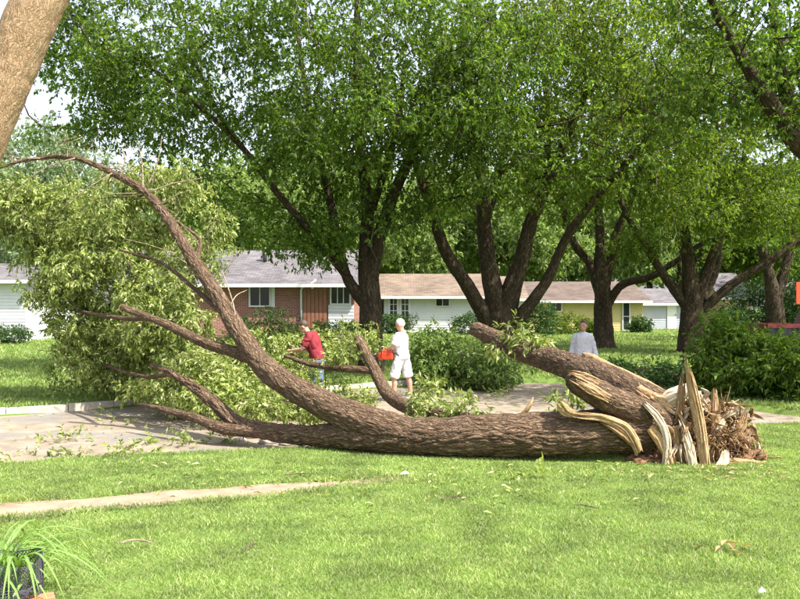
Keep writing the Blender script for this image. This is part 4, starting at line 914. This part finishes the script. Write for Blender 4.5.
# man in white, turned left and a little away, saw in both hands
xw, yw = pxx(402, 17.6), 17.6
man_w = person('man in white shirt and white shorts holding an orange chainsaw', (xw, yw, gz(xw, yw)), R(160), std(
    head=(.04, 0, 1.595), face=(1, .05, -.25), chest=(.03, 0, 1.28), shl=(.03, .18, 1.375), shr=(.03, -.18, 1.375), ell=(.1, .27, 1.14), elr=(.06, -.26, 1.12), wrl=(.31, .17, 1.06), wrr=(.26, -.14, 1.0), hnl=(.4, .12, 1.05), hnr=(.35, -.1, 1.0),
    hipl=(.02, .1, .9), hipr=(-.02, -.1, .9), knl=(.13, .14, .49), anl=(.12, .17, .085), tol=(.32, .22, .03), knr=(-.1, -.12, .49), anr=(-.14, -.15, .085), tor=(.06, -.19, .03)), 'white_cloth', 'white_shorts', 'skin_red', 'hair_white', 1.04, .55, True, .98)
# man in maroon, bent forward towards the left
xr, yr = pxx(316, 16.6), 16.6
person('man in maroon T-shirt and blue jeans bending over the branches', (xr, yr, gz(xr, yr)), R(172), std(
    pelvis=(-.04, 0, .95), chest=(.08, 0, 1.29), neck=(.17, 0, 1.46), head=(.25, 0, 1.555), face=(1, .1, -.45), shl=(.09, .19, 1.4), shr=(.09, -.19, 1.4), ell=(.2, .26, 1.14), elr=(.2, -.26, 1.13), wrl=(.44, .18, 1.1), wrr=(.45, -.14, 1.06), hnl=(.53, .14, 1.1), hnr=(.54, -.1, 1.05),
    hipl=(-.04, .09, .9), hipr=(-.04, -.09, .9), knl=(.06, .12, .5), anl=(.02, .16, .085), tol=(.22, .2, .03), knr=(-.04, -.12, .49), anr=(-.1, -.15, .085), tor=(.1, -.18, .03)), 'red_cloth', 'denim', 'skin', 'hair_dark', 1.06, .55, False, 1.2, True)
# young man in grey
xb, yb = pxx(583, 18.4), 18.4
person('young man in grey long-sleeved shirt standing behind the fallen stem', (xb, yb, gz(xb, yb)), R(-105), std(head=(.03, .01, 1.575), face=(1, -.35, 0), shl=(0, .155, 1.345), shr=(0, -.155, 1.345), ell=(-.03, .235, 1.1), elr=(-.03, -.235, 1.1), wrl=(.02, .29, .88), wrr=(.02, -.28, .88), hnl=(.05, .29, .79), hnr=(.05, -.28, .79)), 'grey_cloth', 'khaki', 'skin_tan', 'hair_dark', 1.03, 1.2, False, .95)
# chainsaw
sc = P(386, 356, 17.5); cs = thing('chainsaw', 'orange chainsaw held by the man in white', 'chainsaw', sc)
dx = np.array([-.95, .25, -.02]); dx /= np.linalg.norm(dx); dy = np.cross([0, 0, 1], dx); dz = np.cross(dx, dy)
def cp(a, b, c): return sc + dx * a + dy * b + dz * c
mb = MB(); mb.obox(cp(0, 0, 0), dx * .16, dy * .07, dz * .075); mb.obox(cp(-.06, 0, .09), dx * .09, dy * .06, dz * .035); mb.tube([cp(.1, 0, .02), cp(.2, 0, -.01)], [.08, .045], 10, smoothp=False)
bodypart_w = put('motor_housing', mb, M['orange'], cs, smooth=False); bv = bodypart_w.modifiers.new('b', 'BEVEL'); bv.width = .018; bv.segments = 2
mb = MB(); mb.obox(cp(.0, -.075, -.03), dx * .1, dy * .01, dz * .045); put('side_cover', mb, M['dark_metal'], cs, smooth=False)
mb = MB(); mb.tube([cp(-.14, 0, .06), cp(-.24, 0, .05), cp(-.3, 0, -.02), cp(-.24, 0, -.07), cp(-.14, 0, -.06)], [.018] * 5, 8); put('rear_handle', mb, M['rubber'], cs)
mb = MB(); mb.tube([cp(.06, -.09, -.04), cp(.05, -.1, .08), cp(.03, -.04, .17), cp(.03, .05, .17), cp(.05, .1, .06), cp(.06, .09, -.04)], [.014] * 6, 8); put('front_handle', mb, M['orange'], cs)
mb = MB(); mb.obox(cp(.13, 0, .12), dx * .01, dy * .06, dz * .05); put('hand_guard', mb, M['rubber'], cs, smooth=False)
mb = MB(); mb.obox(cp(.4, .03, -.005), dx * .22, dy * .004, dz * .03); br_ = put('guide_bar', mb, M['dark_metal'], cs, smooth=False)
mb = MB(); ch_ = [cp(.18, .03, .034), cp(.6, .03, .034), cp(.645, .03, -.005), cp(.6, .03, -.044), cp(.18, .03, -.044)]; mb.tube(ch_, [.008] * 5, 6, smoothp=False); put('chain', mb, M['dark_metal'], br_)

# ------------------------------------------------------------------ truck and orange panel at the right edge
Yt = 30.; x0 = pxx(756, Yt); zt = gz(14, Yt)
tr = thing('pickup_truck', 'dark and red pickup truck parked at the right edge behind the brush', 'truck', (x0 + 2.6, Yt, zt))
def bevel(o, w=.05, s=3):
    b = o.modifiers.new('b', 'BEVEL'); b.width = w; b.segments = s; b.limit_method = 'ANGLE'; return o
mb = MB(); prof = [(0, .55), (5.3, .5), (5.35, .85), (5.2, 1.02), (3.95, 1.1), (0, 1.08)]
def extr(prof, ya, yb):
    m_ = MB(); n = len(prof); v = [(x0 + a, ya, zt + c) for a, c in prof] + [(x0 + a, yb, zt + c) for a, c in prof]
    q = [(i, (i + 1) % n, n + (i + 1) % n, n + i) for i in range(n)]; m_.add(v, q)
    cx = np.mean(prof, 0); m_.add([(x0 + a, ya, zt + c) for a, c in prof] + [(x0 + cx[0], ya, zt + cx[1])], None, [((i + 1) % n, i, n) for i in range(n)])
    m_.add([(x0 + a, yb, zt + c) for a, c in prof] + [(x0 + cx[0], yb, zt + cx[1])], None, [(i, (i + 1) % n, n) for i in range(n)]); return m_
put('lower_body', extr(prof, Yt - .95, Yt + .95), M['dark_paint'], tr, smooth=False)
put('cab', extr([(1.75, 1.085), (4.0, 1.105), (3.4, 1.72), (2.05, 1.76)], Yt - .82, Yt + .82), M['red_paint'], tr, smooth=False)
for a in ([(1.98, 1.15), (2.75, 1.15), (2.72, 1.66), (2.15, 1.68)], [(2.85, 1.15), (3.75, 1.15), (3.35, 1.64), (2.82, 1.66)]):
    put('side_window', extr(a, Yt - .84, Yt - .825), M['glass'], tr, smooth=False)
put('bed_side', extr([(0, 1.09), (1.7, 1.09), (1.7, 1.24), (0, 1.24)], Yt - .96, Yt - .84), M['red_paint'], tr, smooth=False)
put('bed_side', extr([(0, 1.09), (1.7, 1.09), (1.7, 1.24), (0, 1.24)], Yt + .84, Yt + .96), M['red_paint'], tr, smooth=False)
put('tailgate', extr([(-.06, .62), (-.01, .62), (-.01, 1.24), (-.06, 1.24)], Yt - .83, Yt + .83), M['red_paint'], tr, smooth=False)
put('trim_stripe', extr([(1.9, .78), (4.0, .78), (4.0, .92), (1.9, .92)], Yt - .965, Yt - .953), M['red_paint'], tr, smooth=False)
put('tail_light', extr([(-.075, .85), (-.062, .85), (-.062, 1.1), (-.075, 1.1)], Yt - .95, Yt - .84), M['red_paint'], tr, smooth=False)
put('bumper', extr([(-.2, .5), (-.02, .5), (-.02, .66), (-.2, .66)], Yt - .9, Yt + .9), M['dark_metal'], tr, smooth=False)
for a in (1.0, 4.4):
    for s_ in (-1, 1):
        c = np.array([x0 + a, Yt + s_ * .86, zt + .37]); mb = MB(); mb.tube([c - [0, .12, 0], c + [0, .12, 0]], [.37, .37], 28, smoothp=False); wh = put('wheel', mb, M['rubber'], tr, smooth=False)
        mb = MB(); mb.tube([c - [0, .135, 0], c + [0, .135, 0]], [.2, .2], 20, smoothp=False); put('rim', mb, M['dark_metal'], wh, smooth=False)
Yo = 26.; xo = pxx(801.5, Yo); zo = gz(xo, Yo)
sg = thing('warning_panel', 'orange upright panel on a post at the right picture edge', 'sign', (xo, Yo, zo))
mb = MB(); mb.box((xo - .17, Yo - .015, pxz(304, Yo)), (xo + .17, Yo + .015, pxz(282, Yo))); put('panel', mb, M['orange'], sg, smooth=False)
mb = MB(); mb.tube([(xo, Yo + .04, zo - .1), (xo, Yo + .04, pxz(283, Yo))], [.025, .025], 8, smoothp=False); put('post', mb, M['dark_metal'], sg)

# ------------------------------------------------------------------ wire guard, strap-leaved plant and bricks, bottom left
r = rng(300)
cx, cy = pxx(8, 4.75), 4.75; cz = gz(cx, cy)
wg = thing('wire_guard', 'black wire mesh guard around the plant in the bottom left corner', 'wire guard', (cx, cy, cz))
def wire_panel(fn, nu, nv, name, rw=.0022):
    mb = MB()
    for s_ in (1, -1):
        for k in range(-nv, nu + nv):
            pts = []
            for j in range(nv + 1):
                u = k + s_ * j if s_ > 0 else k + nv - j
                if 0 <= u <= nu: pts.append(fn(u / nu, j / nv))
            if len(pts) > 1: mb.tube(pts, [rw] * len(pts), 4, smoothp=False)
    for j in (0, nv): mb.tube([fn(u / nu, j / nv) for u in range(nu + 1)], [rw * 1.4] * (nu + 1), 5, smoothp=False)
    put(name, mb, M['wire'], wg)
def g1(u, v):   # ring-shaped upright guard
    a = -2.6 + u * 4.6; return np.array([cx - .06 + math.cos(a) * .25, cy + math.sin(a) * .2, gz(cx, cy) + .01 + v * (.25 + .02 * math.sin(a * 3))])
def g2(u, v):   # crumpled flap lying in front
    x = pxx(-22, 4.6) + u * .34; y = 4.42 + v * .26 + .02 * math.sin(u * 5); return np.array([x, y, gz(x, y) + .05 + .09 * math.sin(v * 2.2) + .03 * math.sin(u * 7)])
wire_panel(g1, 52, 11, 'upright_mesh'); wire_panel(g2, 15, 11, 'folded_mesh')
for a in (-2.4, -1.2, .2, 1.5):
    mb = MB(); x = cx - .06 + math.cos(a) * .255; y = cy + math.sin(a) * .205; mb.tube([(x, y, cz - .1), (x, y, cz + .29)], [.005, .005], 6, smoothp=False); put('stake', mb, M['wire'], wg)
dl = thing('daylily', 'strap-leaved green plant arching out of the wire guard', 'plant', (cx - .1, cy + .1, cz))
lm_ = []
for k in range(7):
    mb = MB(); n = 9; t = np.linspace(0, 1, n); Ls = .5 + .05 * k; rise = 1.3 - .1 * k; x = Ls * t * (1 - .3 * (1 - t)) ; z = Ls * (rise * 1.7 * t - (rise * .9 + .55) * t ** 2.3)
    wd = .0085 * np.sin(np.pi * np.clip(t * .9 + .1, 0, 1)) ** .6; wd[-1] = .0005
    v = np.concatenate([np.c_[x, -wd, z + .003], np.c_[x, wd * 0, z - .003], np.c_[x, wd, z + .003]]); q = []
    for i in range(n - 1): q += [(i, i + 1, n + i + 1, n + i), (n + i, n + i + 1, 2 * n + i + 1, 2 * n + i)]
    mb.add(v, q); lm_.append(mb.mesh('leaf', M['strap']))
for k in range(95):
    o = bpy.data.objects.new('leaf', lm_[k % 7]); COL.objects.link(o); o.parent = dl; o.location = (r.normal() * .06, r.normal() * .06, 0)
    o.rotation_euler = (r.normal() * .12, r.normal() * .15, r.uniform(0, 6.28)); s_ = r.uniform(.6, 1.0); o.scale = (s_, 1, s_)
for i, (px, py, a, lab) in enumerate(((36, 597, .5, 'terracotta brick nearest the wire mesh in the bottom left corner'), (56, 604, .3, 'terracotta brick right of the wire mesh at the bottom picture edge'), (14, 606, .55, 'terracotta brick under the folded wire mesh'))):
    Yb = 800 * 1.7 / (py - 308); x = pxx(px, Yb); mb = MB(); mb.obox((x, Yb, gz(x, Yb) + .018), (.1 * math.cos(a), .1 * math.sin(a), 0), (-.05 * math.sin(a), .05 * math.cos(a), 0), (0, 0, .03))
    o = put('brick', mb, M['brick_red'], smooth=False, loc=(x, Yb, gz(x, Yb))); bevel(o, .006, 2); tag(o, lab, 'brick', 'terracotta bricks edging the bed')

# ------------------------------------------------------------------ grass
def blades(mb, x, y, h, wd, r, lean=1.5):
    k = len(x); z = np.where(sdpoly(x, y, ROAD) < -.05, -9, lawn_h(x, y)) - .005
    ok = z > -5; x, y, z, h = x[ok], y[ok], z[ok], h[ok]; k = len(x)
    a = r.uniform(0, 2 * np.pi, k); l = r.random(k) * lean * h; ta = r.uniform(0, 2 * np.pi, k)
    b = np.stack([x, y, z], 1); s_ = np.stack([np.cos(a), np.sin(a), 0 * a], 1) * (wd * (.7 + .6 * r.random(k)))[:, None]
    t = b + np.stack([np.cos(ta) * l, np.sin(ta) * l, h], 1)
    v = np.stack([b - s_, b + s_, t], 1).reshape(-1, 3); mb.add(v, None, np.arange(3 * k).reshape(-1, 3))
r = rng(400); mb = MB()
def scatter(n, y0, y1, pw, margin=1.5):
    u = r.random(n); y = (y0 ** pw + u * (y1 ** pw - y0 ** pw)) ** (1 / pw); x = (r.random(n) * 2 - 1) * (.52 * y + margin); return x, y
x, y = scatter(560000, 3.9, 13.8, .9)
ok = (dpath(x, y) > np.interp(x, [-3, -1.4, .3], [.26, .23, -.12]) + .2 * r.random(len(x)) ** 1.5 + .14 * (fbm(np.stack([x * 3, y * 3, 0 * x], -1), 33, 2) - .5)) & (sdpoly(x, y, ROAD) > -.02)
x, y = x[ok], y[ok]; cl = fbm(np.stack([x * 2.2, y * 2.2, 0 * x], -1), 21, 3)
h = (.018 + .028 * np.clip(cl - .25, 0, 1)) * (.6 + .8 * r.random(len(x)))
edge = (dpath(x, y) < .6) | (sdpoly(x, y, ROAD) < .25); h = np.where(edge, h * 1.35, h)
blades(mb, x, y, h, .0022 + .00032 * y, r)
put('grass', mb, M['grass'], smooth=False); tag(bpy.data.objects['grass'], 'short bright lawn grass in the foreground', 'grass', kind='stuff')
mb = MB(); n = 180000; y = 14.5 + r.random(n) ** 1.9 * 42; x = (r.random(n) * 2 - 1) * (.52 * y + 3)
ok = sdpoly(x, y, ROAD) > .05; x, y = x[ok], y[ok]; h = .05 + .06 * r.random(len(x)); blades(mb, x, y, h, .006 + .0006 * y, r)
o = put('grass', mb, M['grass'], smooth=False); tag(o, 'lawn grass beyond the road around the houses', 'grass', kind='stuff')

# ------------------------------------------------------------------ litter
r = rng(500); lb = MB()
C = []
for px, py, k, s_ in ((165, 443, 5, .25), (95, 460, 8, .35), (60, 441, 3, .2), (215, 405, 8, .5), (150, 456, 5, .3), (20, 460, 4, .3), (500, 395, 5, .8), (300, 415, 8, .6), (230, 442, 3, .2), (40, 405, 4, .4), (555, 400, 4, .5), (120, 420, 4, .5), (620, 405, 5, .6)):
    Yb = 800 * 2.05 / (py - 308)
    for _ in range(k): C.append((pxx(px, Yb) + r.normal() * s_, Yb + r.normal() * s_ * .8))
C = np.array(C); sprigs(lb, np.c_[C, gz(C[:, 0], C[:, 1]) + .06], .12, 5, 6, .1, .38, r, .1, .5)
sx = r.uniform(-9, 8, 500); sy = r.uniform(9.5, 21, 500); ok = sdpoly(sx, sy, ROAD) < -.1; sx, sy = sx[ok], sy[ok]
dd_ = rand_dirs(len(sx), r); dd_[:, 2] *= .15; lb.leaves(np.c_[sx, sy, gz(sx, sy) + .02], dd_, rand_dirs(len(sx), r) * .3 + [0, 0, 1], .09, .035)
o = put('leaf_litter', lb, M['leaf_fallen'], smooth=False); tag(o, 'scattered torn green leaves on the muddy road', 'leaves', kind='stuff')
def small(name, label, cat, mb, m, loc, smooth=True, group=None):
    o = put(name, mb, M[m], smooth=smooth, loc=loc); return tag(o, label, cat, group)
def at(px, py, hh=1.85):
    Yb = 800 * hh / (py - 308); x = pxx(px, Yb); return np.array([x, Yb, gz(x, Yb)])
p = at(530, 478, 1.9); mb = MB(); sprigs(mb, np.array([p + [0, 0, .08]]), .13, 7, 6, .1, .36, r, .0); small('leafy_sprig', 'torn leafy sprig on the lawn below the trunk', 'sprig', mb, 'leaf_fallen', p, False)
p = at(137, 541, 1.73); mb = MB(); mb.tube([p + [-.12, -.03, .05], p + [-.04, .0, .065], p + [.05, .0, .06], p + [.13, -.02, .045]], [.006, .008, .007, .004], 7); small('twig', 'pale bare twig lying on the near lawn', 'twig', mb, 'twig_pale', p)
p = at(732, 543, 1.73); mb = MB()
for k in range(7): a = p + r.normal(size=3) * [.09, .05, .0] + [0, 0, .05]; d = rand_dirs(1, r)[0] * [1, 1, .3]; mb.leaves(np.array([a]), np.array([d]), np.array([[0, .2, 1.]]), .11, .05)
small('dry_leaves', 'curled pale dry leaves on the lawn at lower right', 'leaves', mb, 'leaf_dry', p, False)
for px, py, hh, s_, lab in ((762, 591, 1.7, .022, 'scrap of white paper near the bottom right corner'), (405, 476, 1.9, .05, 'flat white scrap on the grass below the trunk')):
    p = at(px, py, hh); mb = MB(); mb.add([p + [-s_, -s_ * .6, .04], p + [s_, -s_ * .5, .045], p + [s_ * .8, s_ * .6, .05], p + [0, s_ * .2, .07], p + [-s_, s_ * .5, .04]], None, [(0, 1, 3), (1, 2, 3), (0, 3, 4), (3, 2, 4)]); small('paper_scrap', lab, 'scrap', mb, 'paper', p, False)
for i, (px, py, s_, lab) in enumerate(((268, 443, .12, 'pale stone at the road edge under the low limb'), (253, 438, .1, 'flat pale stone left of the low limb stone'), (287, 445, .09, 'dark stone at the grass edge below the low limb'), (240, 441, .07, 'small pale stone farthest left of the low limb stones'))):
    p = at(px, py, 2.05); mb = blob(p + [0, 0, s_ * .25], (s_ * 1.3, s_, s_ * .5), .25, 600 + i, 20, 12, 6); small('stone', lab, 'stone', mb, 'stone', p, True, 'stones under the low limb')
p = at(532, 418, 2.0); p = P(527, 412, 11.6); p[2] = gz(p[0], p[1]); mb = MB(); L = PL((515, 420, 11.6, .05), (525, 412, 11.5, .06), (531, 403, 11.5, .05), (533, 397, 11.5, .01)); mb.tube([l[:3] for l in L], [l[3] for l in L], 12, .03, .01, 5, .5); mb.tube([p, np.array(L[0][:3])], [.05, .05], 8); small('wood_chunk', 'pale split piece of wood standing behind the trunk', 'wood', mb, 'wood', p)

# torn leaves, chips and twigs thrown onto the near lawn
r = rng(700); k = 420; t = r.random(k); x = -3.5 + 9 * t + r.normal(size=k) * .5; y = 10.2 - np.abs(r.normal(size=k)) * 1.2 - .15 * (3 - np.abs(x)); ok = (sdpoly(x, y, ROAD) > .05) & (y > 5); x, y = x[ok], y[ok]; k = len(x)
dd_ = rand_dirs(k, r); dd_[:, 2] *= .3; lb = MB(); lb.leaves(np.c_[x, y, gz(x, y) + .03], dd_, rand_dirs(k, r) * .5 + [0, 0, 1], .06 + .05 * r.random(k), .03)
o = put('leaf_litter', lb, M['leaf_fallen'], smooth=False); tag(o, 'torn leaves scattered on the grass in front of the trunk', 'leaves', kind='stuff')
k = 160; x = 3.6 + r.normal(size=k) * .75; y = 9.6 - np.abs(r.normal(size=k)) * .45; dd_ = rand_dirs(k, r); dd_[:, 2] *= .25; lb = MB(); lb.leaves(np.c_[x, y, gz(x, y) + .028], dd_, rand_dirs(k, r) * .4 + [0, 0, 1], .04 + .06 * r.random(k), .018, 0, 0)
o = put('wood_chips', lb, M['wood'], smooth=False); tag(o, 'pale wood chips in the grass around the root end', 'wood chips', kind='stuff')
for i, (px, py, L_, a_, lab) in enumerate(((455, 500, .3, .4, 'thin brown twig on the grass below the middle of the trunk'), (585, 510, .22, 2.6, 'short brown twig on the grass left of the root end'), (300, 472, .35, .1, 'brown twig on the verge below the low limb'), (250, 560, .18, 1.1, 'tiny twig on the near lawn left of centre'))):
    p = at(px, py, 1.85); d_ = np.array([math.cos(a_), math.sin(a_), 0]); mb = MB(); q_ = p + [0, 0, .035]
    mb.tube([q_ - d_ * L_ / 2, q_ + [0, .02, .008], q_ + d_ * L_ / 2], [.006, .005, .002], 6); mb.tube([q_, q_ + d_ * .05 + [0, .06, .02]], [.004, .002], 5, smoothp=False); small('twig', lab, 'twig', mb, 'bark_twig', p)
